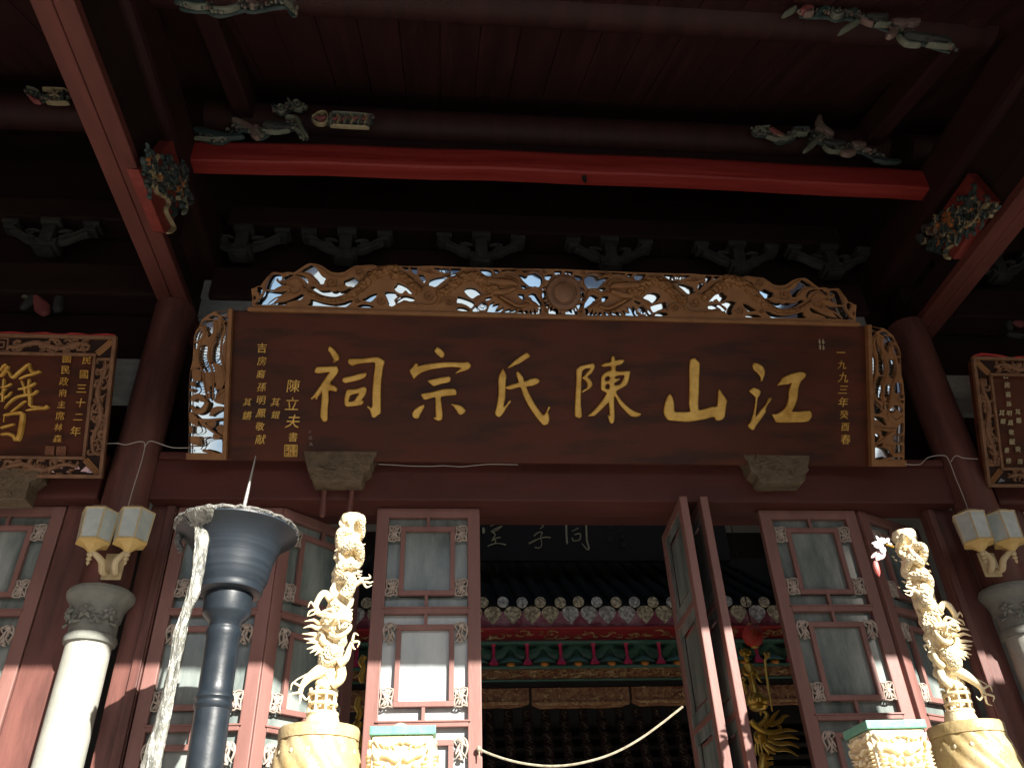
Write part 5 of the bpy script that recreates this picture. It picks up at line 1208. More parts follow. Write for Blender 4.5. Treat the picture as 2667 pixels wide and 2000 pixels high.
# ================================================================== thin cables and the cord
def cable(zf, pts, Y, r, label, m='cable', name='cable', cat='cable', yoff=None):
    b = MB(); P = [at(u, v, Y if yoff is None else Y+yoff[i]) for i, (u, v) in enumerate(zf(pts))]
    b.tube(smooth_line(P, 4), r, seg=6); return tag(b.obj(name, M_[m]), label, cat)
ZL = Z(0,800,.3617); ZR = Z(2200,750,.3617)
cable(ZL, [(770,982),(850,980),(905,990),(1000,968),(1042,985),(1022,1100),(960,1300),(905,1495)], 4.55, 0.0028, 'thin white cable running from the left plaque down to the left wall lamp')
cable(ZL, [(1042,1010),(1062,975),(1100,965),(1200,1000),(1260,1012),(1368,1012)], 4.55, 0.0028, 'thin white cable from the left column to the left wing of the name board')
cable(ZR, [(436,1268),(540,1270),(600,1220),(700,1205),(745,1230),(800,1370),(850,1490),(912,1655)], 4.55, 0.0028, 'thin white cable from the name board down to the right wall lamp')
cable(ZR, [(765,1250),(800,1207),(860,1225),(960,1230)], 4.55, 0.0028, 'short thin white cable from the right column to the right plaque')
cable(Z(780,1180,.2351), [(875,122),(1050,130),(1200,140),(1450,145),(1600,138),(1780,150),(1900,140),(2050,125),(2212,122),(2420,128)], 4.66, 0.0030, 'thin white cable sagging along the lintel right of the left corbel')
cord = cable(Z(1240,1730,.2351), [(30,930),(120,975),(300,1040),(500,1090),(700,1118),(860,1124),(1050,1110),(1250,1070),(1450,1010),(1650,920),(1850,800),(2030,670),(2190,545),(2290,465)], 4.78, 0.0065, 'cream cord sagging across the open doorway between the two door leaves', 'cord', 'rope', 'rope')

for (u, v) in ((1247,1949),):
    p = at(u, v, 4.775); b = MB(); b.ball(p, 0.014, 10, 7, sc=(1,1,1.2)); b.tube([p, p+Vector((0.004,-0.006,-0.05))], [0.006,0.003], seg=6); o = b.obj('knot', M_['cord']); o.parent = cord
# ================================================================== carved bracket sets on the tie beam
def bracket_mesh():
    b = MB()
    # centre block with a mask
    b.box((0,0.03,-0.085), (0.19,0.14,0.07), ch=0.010); b.box((0,0.03,-0.13), (0.13,0.11,0.03), ch=0.006)
    b.box((0,0.02,0.02), (0.10,0.12,0.15), ch=0.012)
    b.box((0,0.02,0.135), (0.155,0.15,0.045), ch=0.008)
    for s in (-1,1):
        b.relief([(s*0.05,-0.05),(s*0.14,-0.035),(s*0.22,0.02),(s*0.30,0.05)], [0.075,0.065,0.06,0.05], h=0.05, base=-0.03, sub=4)
        b.relief([(s*0.09,-0.02),(s*0.17,0.0),(s*0.25,0.055),(s*0.31,0.085)], [0.02,0.018,0.016,0.012], h=0.018, base=0.015, sub=4)
        b.relief([(s*0.07,0.04),(s*0.12,0.06),(s*0.17,0.05),(s*0.15,0.02),(s*0.11,0.03)], [0.02,0.026,0.024,0.02,0.012], h=0.02, base=0.0, sub=3)
        b.box((s*0.305,0.02,0.125), (0.125,0.13,0.04), ch=0.008); b.box((s*0.305,0.02,0.085), (0.085,0.10,0.05), ch=0.006)
    for x in (-0.045,0.045): b.ball((x,-0.045,-0.07), 0.013, 8, 6)
    b.relief([(-0.06,-0.105),(0,-0.12),(0.06,-0.105)], 0.018, h=0.014, base=0.035, sub=3)
    return b.mesh('bracket_body', M_['greygreen'])
BM_ = bracket_mesh()
for x, lab in ((-3.10,'grey-green carved bracket set left of the slanting red cross-beam, above the left plaque'),(-0.80,'grey-green carved bracket set above the left dragon of the crest'),(0.29,'grey-green carved bracket set just left of the sun disc, above the crest'),(1.36,'grey-green carved bracket set just right of the sun disc, above the crest'),(2.45,'grey-green carved bracket set above the right dragon of the crest'),(4.75,'grey-green carved bracket set right of the right cross-beam, above the right plaque'),
               (-1.62,'half-hidden grey-green bracket set beside the left cross-beam'),(3.26,'half-hidden grey-green bracket set beside the right cross-beam')):
    t = thing('bracket_set', (x,4.88,6.28), lab, 'bracket', 'carved bracket sets on the tie beam'); o = link('bracket_body', BM_, t)
def curls(path, spread, q, seed, dens=9, size=(9,17), h=0.022, base=0.0):
    """loose leaf curls scattered along a path (local x,z), q = metres per traced unit"""
    rnd = random.Random(seed); b = MB(); P = smooth_line(path, 4)
    for p in P:
        for _ in range(dens if dens < 4 else max(1, dens//4)):
            x = p[0]+rnd.uniform(-1,1)*spread*q*0.9; z = p[1]+rnd.uniform(-1,1)*spread*q; r = rnd.uniform(*size)*q; a = rnd.uniform(0,6.28); s = rnd.choice((-1,1))
            b.relief([(x+r*math.cos(a+s*0.95*i)*(1-.16*i), z+r*math.sin(a+s*0.95*i)*(1-.16*i)) for i in range(5)], [r*.25,r*.5,r*.45,r*.3,r*.1], h=rnd.uniform(.6,1)*h, base=base, sub=2)
    return b
def carving(name, zf, Y, strokes, label, group=None):
    """painted carving: strokes (points, widths, material) stood on the plane y = Y"""
    c = zf([strokes[0][0][0]])[0]; o_ = at(c[0], c[1], Y); t = thing(name, o_, label, 'carving', group)
    if name == 'beam_carving':
        allp = [p for s_ in strokes for p in s_[0]]; allp.sort(); k_ = max(2, len(allp)//7); mid = []
        for i_ in range(0, len(allp), k_):
            g_ = allp[i_:i_+k_]; mid.append((sum(p[0] for p in g_)/len(g_), sum(p[1] for p in g_)/len(g_)))
        if len(mid) > 2:
            b = MB(); q_ = (zf([(1,0)])[0][0]-zf([(0,0)])[0][0])*pxm(o_)
            b.relief([(lambda p: (p.x, p.z))(at(u, v, Y)-o_) for u, v in zf(mid)], 52*q_, h=0.02, base=-0.03, sub=3); b.obj('backing', M_['bluegreen'], t)
            mp_ = [(lambda p: (p.x, p.z))(at(u, v, Y)-o_) for u, v in zf(mid)]
            for m_, sd_, dn_ in (('palegreen',1,8),('greygreen',2,12),('paleflower',3,4)):
                tag(curls(mp_, 24, q_, sd_+int(c[0]), dn_).obj('leaf_curl', M_[m_], t), kind='stuff')
    for pts, wd, m in strokes:
        if len(pts) == 2 and hasattr(wd, '__len__'):
            (a0, b0), (a1, b1) = pts; L_ = math.hypot(a1-a0, b1-b0); e_ = 0.35*wd[0]/max(L_,1)
            pts = [(a0-(a1-a0)*e_, b0-(b1-b0)*e_), (a0+(a1-a0)*.2, b0+(b1-b0)*.2), (a0+(a1-a0)*.7, b0+(b1-b0)*.7), (a1+(a1-a0)*e_, b1+(b1-b0)*e_)]; wd = [wd[0]*.55, wd[0], wd[1], wd[1]*.4]
        sc = (zf([(1,0)])[0][0]-zf([(0,0)])[0][0]); P = [at(u, v, Y)-o_ for u, v in zf(pts)]; q = sc*pxm(o_)
        b = MB(); b.relief([(p.x, p.z) for p in P], [w_*q for w_ in (wd if hasattr(wd,'__len__') else [wd]*2)], h=0.035, base=-0.005, sub=4)
        b.obj('carved_piece', M_[m], t)
    return t
def sp(cx, cy, r, n=14, turns=1.4, s=1, a0=0.0): return [(cx+r*(1-0.85*i/n)*math.cos(a0+s*6.283*turns*i/n), cy+r*(1-0.85*i/n)*math.sin(a0+s*6.283*turns*i/n)) for i in range(n+1)]
Z1 = Z(0,0,.42194)
def flower(cx, cy, r, m, n=5): return [([(cx, cy), (cx+r*math.cos(6.283*i/n+.4), cy+r*math.sin(6.283*i/n+.4))], [r*.5, r*.75, r*.3], m) for i in range(n)]
# upper left pair, between red beam and purlin
carving('beam_carving', Z1, 3.91, [([(1195,800),(1300,830),(1400,850),(1510,850)],[50,60,55,30],'bluegreen'),([(1200,860),(1300,868),(1400,866)],[10,14,10],'palegreen'),([(1435,745),(1480,760),(1540,790),(1600,830)],[30,50,44,30],'paleflower'),([(1590,780),(1570,830),(1600,865)],[36,50,30],'paleflower'),
  ([(1620,770),(1700,780),(1800,790)],[70,76,60],'greygreen'),([(1610,815),(1700,825),(1790,815)],[12,22,14],'palegreen'),([(1760,730),(1830,740),(1860,800),(1900,860)],[16,34,34,16],'palegreen'),([(1820,800),(1860,830),(1880,860)],[14,24,10],'palegreen')],
  'painted carving of leaves and pale fruit at the left end of the red beam', 'painted carvings between beam and purlin')
carving('beam_carving', Z1, 3.91, [(sp(1735,680,32),11,'palegreen'),(sp(1835,655,40),13,'palegreen'),([(1780,625),(1800,650)],[18,12],'palegreen'),([(1690,640),(1700,690)],[8,14],'bluegreen')], 'pair of pale green carved scrolls above the left end of the red beam', 'painted carvings between beam and purlin')
carving('beam_carving', Z1, 3.90, [([(1925,740),(1965,710),(2010,705),(2025,740),(2000,775),(1955,770),(1925,740)],[12,16,14,12,14,16,12],'palegold'),([(1955,740),(2005,740)],[34,40],'rosecarve')]+
  [([(2035+k*42,715),(2055+k*42,740),(2038+k*42,775)],[16,20,14],'palegold' if k%2 else 'palegreen') for k in range(6)]+[([(2060+k*60,750),(2090+k*60,740)],[26,22],'rosecarve') for k in range(4)]+[([(2040,705),(2160,712),(2290,722)],[10,12,8],'palegreen'),([(2040,785),(2160,792),(2280,798)],[10,12,8],'palegold')],
  'gilded and rose floral strip with a pointed tip, right of the pale green scrolls', 'painted carvings between beam and purlin')
Z3 = Z(1767,0,.42194)
carving('beam_carving', Z3, 3.92, [([(455,830),(500,800),(540,830)],[24,34,20],'palegreen'),([(560,800),(600,830),(640,850)],[40,56,40],'rosecarve'),([(540,850),(620,870),(700,850),(720,820)],[18,26,24,16],'palegreen'),([(720,800),(800,800)],[22,26],'bluegreen'),([(700,830),(790,835)],[16,22],'palegreen'),([(470,800),(560,792)],[12,14],'palegreen'),([(610,850),(660,866)],[16,18],'palegold')],
  'dim floral strip with a rose flower near the right end of the red beam', 'painted carvings between beam and purlin')
carving('beam_carving', Z3, 3.91, [([(870,720),(868,770),(880,830)],[20,56,40],'paleflower'),([(900,800),(940,830)],[50,46],'paleflower'),([(770,945),(810,910),(850,870),(880,840)],[16,34,34,24],'palegreen'),([(890,880),(960,890),(1030,890)],[40,50,30],'greygreen'),([(890,905),(930,940),(1000,940)],[14,26,16],'palegreen')]+
  [([(1090,900),(1130,900)],[70,64],'paleflower'),([(1020,950),(1070,945)],[70,64],'paleflower'),([(1150,930),(1180,940)],[30,14],'paleflower'),([(1200,990),(1290,1005),(1370,1000)],[30,40,30],'bluegreen')],
  'painted carving with three pale petals at the right end of the red beam', 'painted carvings between beam and purlin')
carving('beam_carving', Z3, 2.67, [([(640,110),(690,80),(720,60)],[16,34,24],'palegreen'),([(750,90),(790,60),(830,40)],[44,60,40],'rosecarve'),([(780,100),(820,95)],[30,34],'paleflower'),([(850,100),(900,60),(930,80)],[20,34,24],'bluegreen'),(sp(970,80,44),14,'palegreen'),([(1010,60),(1060,60),(1090,80)],[26,40,30],'bluegreen'),([(1090,70),(1140,40),(1200,30)],[26,60,40],'greygreen'),
  ([(985,220),(1040,180),(1110,140)],[12,36,30],'palegreen'),([(1120,130),(1160,150),(1200,165)],[16,34,30],'paleflower'),([(1150,110),(1220,115),(1290,110)],[40,56,40],'greygreen'),([(1215,165),(1300,165)],[20,26],'palegreen')]+
  [([(1340,150),(1390,150)],[90,84],'paleflower'),([(1420,150),(1460,145)],[76,66],'paleflower'),([(1300,230),(1330,200)],[50,60],'paleflower'),([(1350,230),(1400,280),(1490,290)],[20,36,24],'palegreen'),([(1390,220),(1500,235),(1680,260)],[44,60,70],'greygreen'),([(1530,290),(1690,300)],[14,30],'palegreen')],
  'long painted carving with pale pink petals near the upper right corner of the photo', 'painted carvings under the top purlin')
carving('beam_carving', Z1, 2.67, [([(1080,10),(1150,25),(1280,40)],[40,60,44],'bluegreen'),([(1130,35),(1220,55),(1290,50)],[14,26,18],'palegreen'),([(1310,70),(1400,72),(1480,50)],[24,34,24],'palegreen'),([(1520,20),(1560,30),(1560,60)],[50,60,30],'paleflower'),([(1740,0),(1790,30),(1815,80)],[30,50,12],'palegreen')],
  'painted carving cut by the top edge of the photo, left of the middle', 'painted carvings under the top purlin')
carving('beam_carving', Z1, 3.91, [([(165,550),(210,560),(250,580)],[8,22,12],'palegreen'),([(180,600),(220,630),(255,640)],[10,26,18],'rosecarve'),([(210,590),(260,600)],[14,26],'bluegreen'),([(265,560),(320,560),(420,565)],[20,22,16],'palegold'),([(290,640),(350,645),(430,645)],[16,20,16],'palegold')]+flower(345,600,30,'palegold')+[([(400,580),(400,630)],[26,24],'bluegreen')],
  'small gilded flower strip left of the slanting red cross-beam', 'painted carvings between beam and purlin')
Z3b = Z(2200,250,.3917)
carving('beam_carving', Z3b, 3.91, [([(890,325),(930,292),(1010,295),(990,345),(930,365),(890,345)],[12,16,14,12,16,12],'palegreen'),([(940,325),(980,322)],[26,22],'rosecarve'),([(1020,310),(1060,300),(1100,300)],[14,16,14],'palegreen')], 'pale outline of a pointed carving at the right edge, beside the cross-beam', 'painted carvings between beam and purlin')
# dougong-like block with painted face at far left, below the beam
Z4b = Z(0,250,.3919)
carving('painted_mask', Z4b, 4.92, [([(190,1215),(320,1215),(450,1220)],[30,50,36],'greygreen'),([(200,1260),(230,1330),(140,1420)],[40,60,60],'greygreen'),([(440,1240),(400,1330),(380,1440)],[40,60,60],'greygreen'),([(270,1290),(350,1285)],[30,34],'paleflower'),([(150,1320),(180,1340)],[40,30],'palegreen'),([(240,1340),(300,1440)],[60,100],'rosecarve')], 'dim painted mask carving above the left plaque', 'painted masks above the side plaques')
Z4c = Z(2200,250,.3917)
carving('painted_mask', Z4c, 4.92, [([(960,1380),(1080,1400),(1190,1400)],[30,40,36],'greygreen'),([(980,1400),(1060,1440),(1100,1560)],[24,40,50],'greygreen'),([(1080,1590),(1180,1600)],[26,40],'greygreen'),([(1110,1480),(1170,1520)],[60,80],'rosecarve')], 'dim painted mask carving above the right plaque', 'painted masks above the side plaques')
# carved brackets where the cross-beams meet the red beam
def side_bracket(zf, X, sgn, board_pts, strokes, label):
    """carved board standing on the side face (plane x = X) of the cross-beam; sgn +1 faces east"""
    def ax_(u, v): d = ray(u, v); return EYE + d*(X/d.x)
    c = zf([board_pts[0]])[0]; o_ = ax_(*c); t = thing('beam_bracket', o_, label, 'bracket', rot=(0,0,sgn*math.pi/2))
    L_ = lambda pts: [(sgn*(p.y-o_.y), p.z-o_.z) for p in (ax_(u, v) for u, v in zf(pts))]
    b = plate([(L_(board_pts), [])], 0.07, 0.006, back=-0.07); b.obj('bracket_board', M_['bracketred'], t)
    q = (zf([(1,0)])[0][0]-zf([(0,0)])[0][0])*pxm(o_)*1.5; LP = L_(board_pts); cx_ = sum(p[0] for p in LP)/len(LP); cz_ = sum(p[1] for p in LP)/len(LP)
    far = max(LP, key=lambda p: (p[0]-cx_)**2+(p[1]-cz_)**2); ax0 = (cx_+(far[0]-cx_)*.75, cz_+(far[1]-cz_)*.75); ax1 = (cx_-(far[0]-cx_)*.7, cz_-(far[1]-cz_)*.7)
    for m_, sd_, dn_, sp_ in (('bluegreen',5,32,95),('greygreen',6,20,85),('palegold',7,8,80),('orangec',8,4,50)):
        tag(curls([ax0, (cx_,cz_), ax1], sp_, q, sd_+int(abs(X)*10), dn_, size=(16,34), h=0.03).obj('leaf_curl', M_[m_], t), kind='stuff')
    for pts, wd, m in strokes:
        q = (zf([(1,0)])[0][0]-zf([(0,0)])[0][0])*pxm(o_)*1.5; b = MB()
        b.relief(L_(pts), [w_*q for w_ in wd], h=0.03, base=-0.004, sub=4); b.obj('carved_piece', M_[m], t)
side_bracket(Z4b, -1.755, 1, [(920,490),(1000,480),(1130,300),(1150,300),(1200,470),(1230,600),(1130,915),(1090,905)],
 [([(985,490),(1000,530),(1050,560),(1040,500)],[14,22,20,10],'palegold'),([(1020,575),(1030,640),(1090,670),(1110,720),(1090,760),(1130,840),(1145,880),(1110,912)],[12,16,14,16,14,16,26,14],'palegold'),
  ([(1150,600),(1190,640),(1185,690)],[20,60,40],'orangec'),([(1220,620),(1215,690),(1230,740),(1210,785)],[10,14,26,26],'palegreen'),([(1060,590),(1100,580),(1130,620)],[14,26,14],'palegreen'),([(1250,640),(1270,690),(1255,720)],[12,30,12],'greygreen'),([(1130,740),(1160,760),(1140,800)],[20,30,20],'bluegreen'),([(1030,430),(1040,440)],[22,18],'palegreen'),([(1090,500),(1100,560),(1130,600)],[30,40,20],'bluegreen')],
 'red bracket with teal and gold carving where the left cross-beam meets the red beam')
side_bracket(Z3b, 3.595, -1, [(820,515),(975,700),(720,1085),(640,1010),(560,880)],
 [([(975,720),(940,740),(900,800),(860,850),(800,880),(780,915)],[20,34,16,20,16,20],'palegold'),([(660,800),(700,820),(730,860)],[40,76,40],'orangec'),([(640,790),(620,840),(625,890),(590,920),(560,885)],[10,14,14,20,12],'paleflower'),
  ([(740,810),(780,760),(820,750),(850,780)],[14,16,14,10],'palegold'),([(540,870),(560,890)],[14,10],'rosecarve'),([(660,940),(700,900),(750,920),(750,1000)],[16,20,16,10],'palegreen'),([(730,990),(680,1030),(680,1070),(705,1080)],[10,16,20,16],'palegold'),([(780,820),(840,800)],[60,50],'bluegreen'),([(690,960),(730,960)],[60,40],'bluegreen')],
 'red bracket with orange and gold carving where the right cross-beam meets the red beam')

# ================================================================== inside: the shrine
YS = 7.2
def sx(u, v, Y=YS): return at(u, v, Y)
def szz(v, Y=YS): return at(1460, v, Y).z
sh = thing('shrine', (1.2, YS, 0.4), 'carved red and gold shrine front with a black tiled roof inside the open doorway', 'shrine')
def SB(name, v0, v1, Y, d, m, x0=-1.3, x1=4.3, ch=0.008):
    za, zc = szz(v0, Y), szz(v1, Y); b = MB(); b.box(((x0+x1)/2, Y+d/2, (za+zc)/2), (x1-x0, d, za-zc), ch=ch)
    o = b.obj(name, M_[m]); o.data.transform(Matrix.Translation(-Vector(sh.location))); o.parent = sh; return o
def SP(b, name, m, kind=None):
    o = b.obj(name, M_[m]); o.data.transform(Matrix.Translation(-Vector(sh.location))); o.parent = sh
    if kind: tag(o, kind=kind)
    return o
pitch = at(1702,1568,YS).x-at(1259,1568,YS).x; pitch /= 9
xt0 = at(1259,1568,YS).x
zt_e = at(1460,1568,YS).z
me_t = {}
k0, k1 = -9, 18
te = []
for i, mm in enumerate(('tileend','tilegrey')):
    b = MB(); b.lathe([(0.050,-0.012),(0.052,0.0),(0.046,0.012),(0.040,0.008),(0.022,0.010),(0.018,0.016),(0.001,0.018)], seg=18); b.xf(Matrix.Rotation(math.radians(90),4,'X')); te.append(b.mesh('tile_end', M_[mm]))
dr = []
for i, mm in enumerate(('tileend','tilegrey')):
    o_ = [(-0.066,0.03),(-0.072,-0.01),(-0.055,-0.045),(-0.02,-0.08),(0,-0.105),(0.02,-0.08),(0.055,-0.045),(0.072,-0.01),(0.066,0.03),(0.03,0.055),(-0.03,0.055)]
    b = plate([(closed_smooth(o_,2), [])], 0.014, 0.003)
    b.relief(o_[0:9], 0.010, h=0.008, base=0.012, sub=2); dr.append(b.mesh('drip_tile', M_[mm]))
bt = MB(); n_ = 14; slope = math.radians(32); Lr = 2.4
for i in range(2):
    for j in range(n_+1):
        th = math.pi*j/n_; bt.v.append((0.046*math.cos(th), i*Lr*math.cos(slope), i*Lr*math.sin(slope)+0.046*math.sin(th)))
for j in range(n_): bt.f.append((j, j+1, n_+2+j, n_+1+j)); bt.sm.append(True)
rowm = bt.mesh('cover_tile_row', M_['tile'])
rnd = random.Random(21)
for k in range(k0, k1):
    x = xt0+pitch*k+rnd.uniform(-0.006,0.006); gi = 0 if rnd.random() < 0.55 else 1
    if k in (0,3,4,5): gi = 0
    if k in (1,2,6): gi = 1
    zj = rnd.uniform(-0.006,0.006)
    o = link('tile_end', te[gi], sh); o.location = (x-1.2, 0.0, zt_e-0.4+zj); o.rotation_euler = (math.radians(-8),rnd.uniform(-.2,.2),0)
    o = link('cover_tile_row', rowm, sh); o.location = (x-1.2, 0.0, zt_e-0.4+zj)
    o = link('drip_tile', dr[1-gi if k%3 else gi], sh); o.location = (x+pitch/2-1.2, 0.012, at(1460,1594,YS).z-0.4)
b = MB(); b.box((1.5,YS+1.05,zt_e+0.62), (5.8,2.45,0.03), rot=Matrix.Rotation(slope,3,'X').to_quaternion()); SP(b, 'tile_bed', 'tile')
SB('plum_fascia', 1590, 1632, YS+0.02, 0.06, 'plum')
SB('red_edge_board', 1630, 1637, YS-0.015, 0.09, 'shrinered')
SB('carved_fascia', 1636, 1668, YS+0.03, 0.05, 'shrinered')
SB('green_strip', 1667, 1674, YS-0.01, 0.08, 'green')
SB('green_back', 1672, 1736, YS+0.16, 0.05, 'green')
SB('green_strip', 1731, 1739, YS-0.005, 0.12, 'green')
SB('carved_frieze', 1739, 1768, YS+0.02, 0.06, 'beamgilt')
SB('green_strip', 1767, 1771, YS-0.005, 0.08, 'green')
SB('gap_shade_strip', 1771, 1788, YS+0.03, 0.06, 'black')  # black strip stands for the shade in the gap under the frieze
# gilt scrolls on the friezes
def gilt_scrolls(name, v0, v1, Y, seed, m='giltcarve', dens=0.10, r=(0.020,0.040)):
    rnd = random.Random(seed); b = MB(); za, zc = szz(v0, Y), szz(v1, Y); x = -1.2
    while x < 4.2:
        z = zc+(za-zc)*rnd.uniform(0.25,0.75); q = rnd.uniform(*r); a = rnd.uniform(0,6.28); s = rnd.choice((-1,1))
        pts = [(x+q*(1-0.15*i)*1.7*math.cos(a+s*i*0.9), max(min(z+q*(1-0.15*i)*math.sin(a+s*i*0.9), za-0.006), zc+0.006)) for i in range(5)]
        b.relief(pts, [0.008,0.016,0.018,0.010,0.006], h=0.014, base=0.0, sub=2)
        if rnd.random() < 0.3: b.ball((x, 0.0, z), rnd.uniform(0.010,0.018), 7, 5)
        x += dens*rnd.uniform(0.4,1.2)
    b.v = [(p[0], p[1]+Y, p[2]) for p in b.v]; SP(b, name, m, 'stuff')
gilt_scrolls('fascia_scroll', 1640, 1665, YS+0.03, 3, dens=0.075)
gilt_scrolls('frieze_scroll', 1741, 1766, YS+0.02, 4, dens=0.045)
# bracket row: green cusps, magenta balusters, orange knobs
pu = (at(1720,1700,YS).x-at(1286,1700,YS).x)/5
xb0 = at(1286,1700,YS).x
cm = MB(); hc = szz(1676)-szz(1733)
cm.lathe([(pu*0.42,0.0),(pu*0.40,0.012),(pu*0.20,hc*0.30),(pu*0.10,hc*0.62),(pu*0.045,hc*0.80),(0.004,hc*0.9)], seg=22)
cusp = cm.mesh('green_cusp', M_['green'])
km = MB(); km.lathe([(0.001,-0.030),(0.030,-0.022),(0.040,-0.006),(0.036,0.010),(0.02,0.016)], seg=16); knob = km.mesh('orange_knob', M_['orange'])
bl = MB(); bl.lathe([(0.040,0.0),(0.042,0.02),(0.024,0.05),(0.012,0.075),(0.017,0.11),(0.013,0.15),(0.02,0.175),(0.03,0.19)], seg=16); bal = bl.mesh('magenta_baluster', M_['magenta'])
am = MB(); am.tube(smooth_line([(-pu*0.5,0,0.03),(-pu*0.3,0,-0.03),(0,0,-0.045),(pu*0.3,0,-0.03),(pu*0.5,0,0.03)],4), 0.05, seg=10, flat=0.5, axis=(0,1,0)); arc = am.mesh('green_arch', M_['green'])
for k in range(-9, 15):
    for nm, me, dx, y, z in (('magenta_baluster',bal,0,YS+0.02,szz(1730)),('green_cusp',cusp,pu/2,YS+0.09,szz(1722)),('orange_knob',knob,pu/2,YS+0.02,szz(1728)),('green_arch',arc,0,YS+0.09,szz(1684))):
        x = xb0+pu*k/1.0*1.0+dx
        if -1.2 < x < 4.2:
            o = link(nm, me, sh); o.location = (x-1.2, y-YS, z-0.4)
# lower carved beams with scalloped gilt foot, in lengths
ends = [-1.2, 0.18, 0.79, 1.66, 2.6, 3.5, 4.3]
for i in range(len(ends)-1):
    x0, x1 = ends[i]+0.012, ends[i+1]-0.012; za, zc = szz(1788), szz(1838); rnd = random.Random(60+i)
    zl = zc+(0.006 if i%2 else -0.004)
    pts = [(x0,za),(x1,za),(x1,zl+0.03),(x1-0.07,zl+0.006)]+[(x1-0.07-(x1-x0-0.14)*q/9, zl+0.003*math.sin(q*2)) for q in range(1,10)]+[(x0,zl+0.03)]
    b = plate([(pts, [])], 0.06, 0.004, back=-0.06); b.v = [(p[0], p[1]+YS+0.02, p[2]) for p in b.v]; SP(b, 'carved_beam', 'beamgilt')
    b = MB()
    nn = int((x1-x0)/0.045)
    for q in range(nn):
        xx = x0+0.05+(x1-x0-0.10)*q/max(nn-1,1); b.relief([(xx-0.03,zl+0.035),(xx,zl+0.024),(xx+0.035,zl+0.010)], [0.010,0.022,0.008], h=0.012, base=0.0, sub=2)
    for q in range(int((x1-x0)*34)):
        xx = rnd.uniform(x0+0.03,x1-0.03); zz = rnd.uniform(zl+0.045,za-0.015); a = rnd.uniform(0,6.28); r_ = rnd.uniform(0.008,0.022)
        b.relief([(xx-r_*math.cos(a),zz-r_*math.sin(a)),(xx+0.004,zz+0.005),(xx+r_*math.cos(a),zz+r_*math.sin(a))], [0.005,0.014,0.005], h=0.014, base=0.0, sub=2)
    b.v = [(p[0], p[1]+YS-0.04+0.02+0.02, p[2]) for p in b.v]; SP(b, 'gilt_carving', 'giltcarve', 'stuff')
for x in (-1.2, 4.25):
    b = MB(); b.lathe([(0.12,0.4),(0.11,szz(1788))], c=(x,YS+0.15,0), seg=20); SP(b, 'shrine_post', 'shrinered')
# ancestral tablets on tiers behind the shrine front
tb = MB(); tb.box((0,0,0.0), (0.085,0.025,0.115), ch=0.006); tb.box((0,-0.004,-0.062), (0.10,0.045,0.018), ch=0.004); tm = tb.mesh('tablet_body', M_['darkwood'])
tms = []
for s in range(4):
    rnd = random.Random(s+70); g = MB()
    for q in range(7):
        xx = rnd.uniform(-0.022,0.022); zz = -0.035+0.012*q; g.relief([(xx-0.012,zz),(xx+0.012,zz+rnd.uniform(-.006,.006))], 0.005, h=0.004, base=0.0125, sub=1)
        if q%2: g.relief([(xx,zz-0.01),(xx+0.003,zz+0.008)], 0.004, h=0.004, base=0.0125, sub=1)
    tms.append(g.mesh('gilt_writing', M_['dimgilt']))
rnd = random.Random(99)
x_first = at(1275,1870,8.0).x; tp = (at(1569,1900,8.0).x-x_first)/6
for c_ in range(-5, 15):
    for r_ in range(9):
        Yt = 8.0-r_*0.045; zt = at(1460,1862,8.0).z-r_*0.112
        if not (-1.1 < x_first+tp*c_ < 3.6): continue
        t = thing('ancestral_tablet', (x_first+tp*c_, Yt, zt), 'small dark ancestral tablet with faint gilt writing, in the tiers below the carved shrine beam', 'tablet', 'ancestral tablets in tiers inside the hall')
        link('tablet_body', tm, t)
        o = link('gilt_writing', tms[rnd.randrange(4)], t); tag(o, kind='stuff')
stp = MB()
for r_ in range(9):
    stp.box((1.3, 8.2-r_*0.045, at(1460,1862,8.0).z-r_*0.112-0.09), (5.2,0.4,0.03))
tag(stp.obj('tablet_stand', M_['black']), 'black stepped stand carrying the rows of ancestral tablets', 'stand')
# dark board with pale writing high inside the hall
YI = 7.9
p_ = at(1460,1400,YI); hb = thing('inner_name_board', (p_.x, YI, p_.z), 'black inner name board with pale cursive characters in the upper part of the doorway', 'name board')
b = MB(); b.box((0.1,0.04,0.30), (3.4,0.06,1.1), ch=0.01); b.obj('board_panel', M_['black'], hb)
ZI = Z(1240,1320,.20796)
tang = [([(180,240),(240,210),(380,205)],[12,22,14]),([(200,290),(300,245),(330,240)],[12,20,10]),([(310,250),(240,300),(190,300),(240,340),(210,390)],[12,14,16,18,12]),([(200,395),(250,385),(310,375)],[14,20,16]),([(195,420),(240,400),(240,460)],[18,20,16]),([(145,490),(190,468),(250,452),(320,458),(375,470)],[24,22,14,18,26]),([(90,252),(95,290),(92,328)],[20,42,30]),([(130,150),(260,140),(400,150)],[16,20,14]),([(260,60),(262,140)],[16,20])]
zi = [([(690,205),(720,212)],[20,14]),([(775,218),(830,215),(840,240),(800,270)],[12,20,16,12]),([(725,360),(750,335),(790,312),(830,318),(805,370)],[24,20,16,16,12]),([(660,455),(720,425),(790,392),(870,375),(935,382)],[24,26,18,20,26]),([(805,380),(822,440),(815,490),(780,510),(735,500)],[10,12,12,14,16]),([(700,150),(780,130),(880,150)],[14,20,14]),([(780,60),(782,130)],[14,18])]
tong = [([(1130,200),(1132,330),(1142,460)],[30,26,30]),([(1378,160),(1382,300),(1390,420),(1415,510),(1390,525),(1325,450)],[24,26,28,26,20,8]),([(1200,298),(1285,258)],[20,30]),([(1205,380),(1212,410),(1240,422),(1300,400),(1302,330),(1230,345)],[14,18,16,18,20,14]),([(1215,205),(1255,222)],[20,26]),([(1120,150),(1250,130),(1390,160)],[20,20,24])]
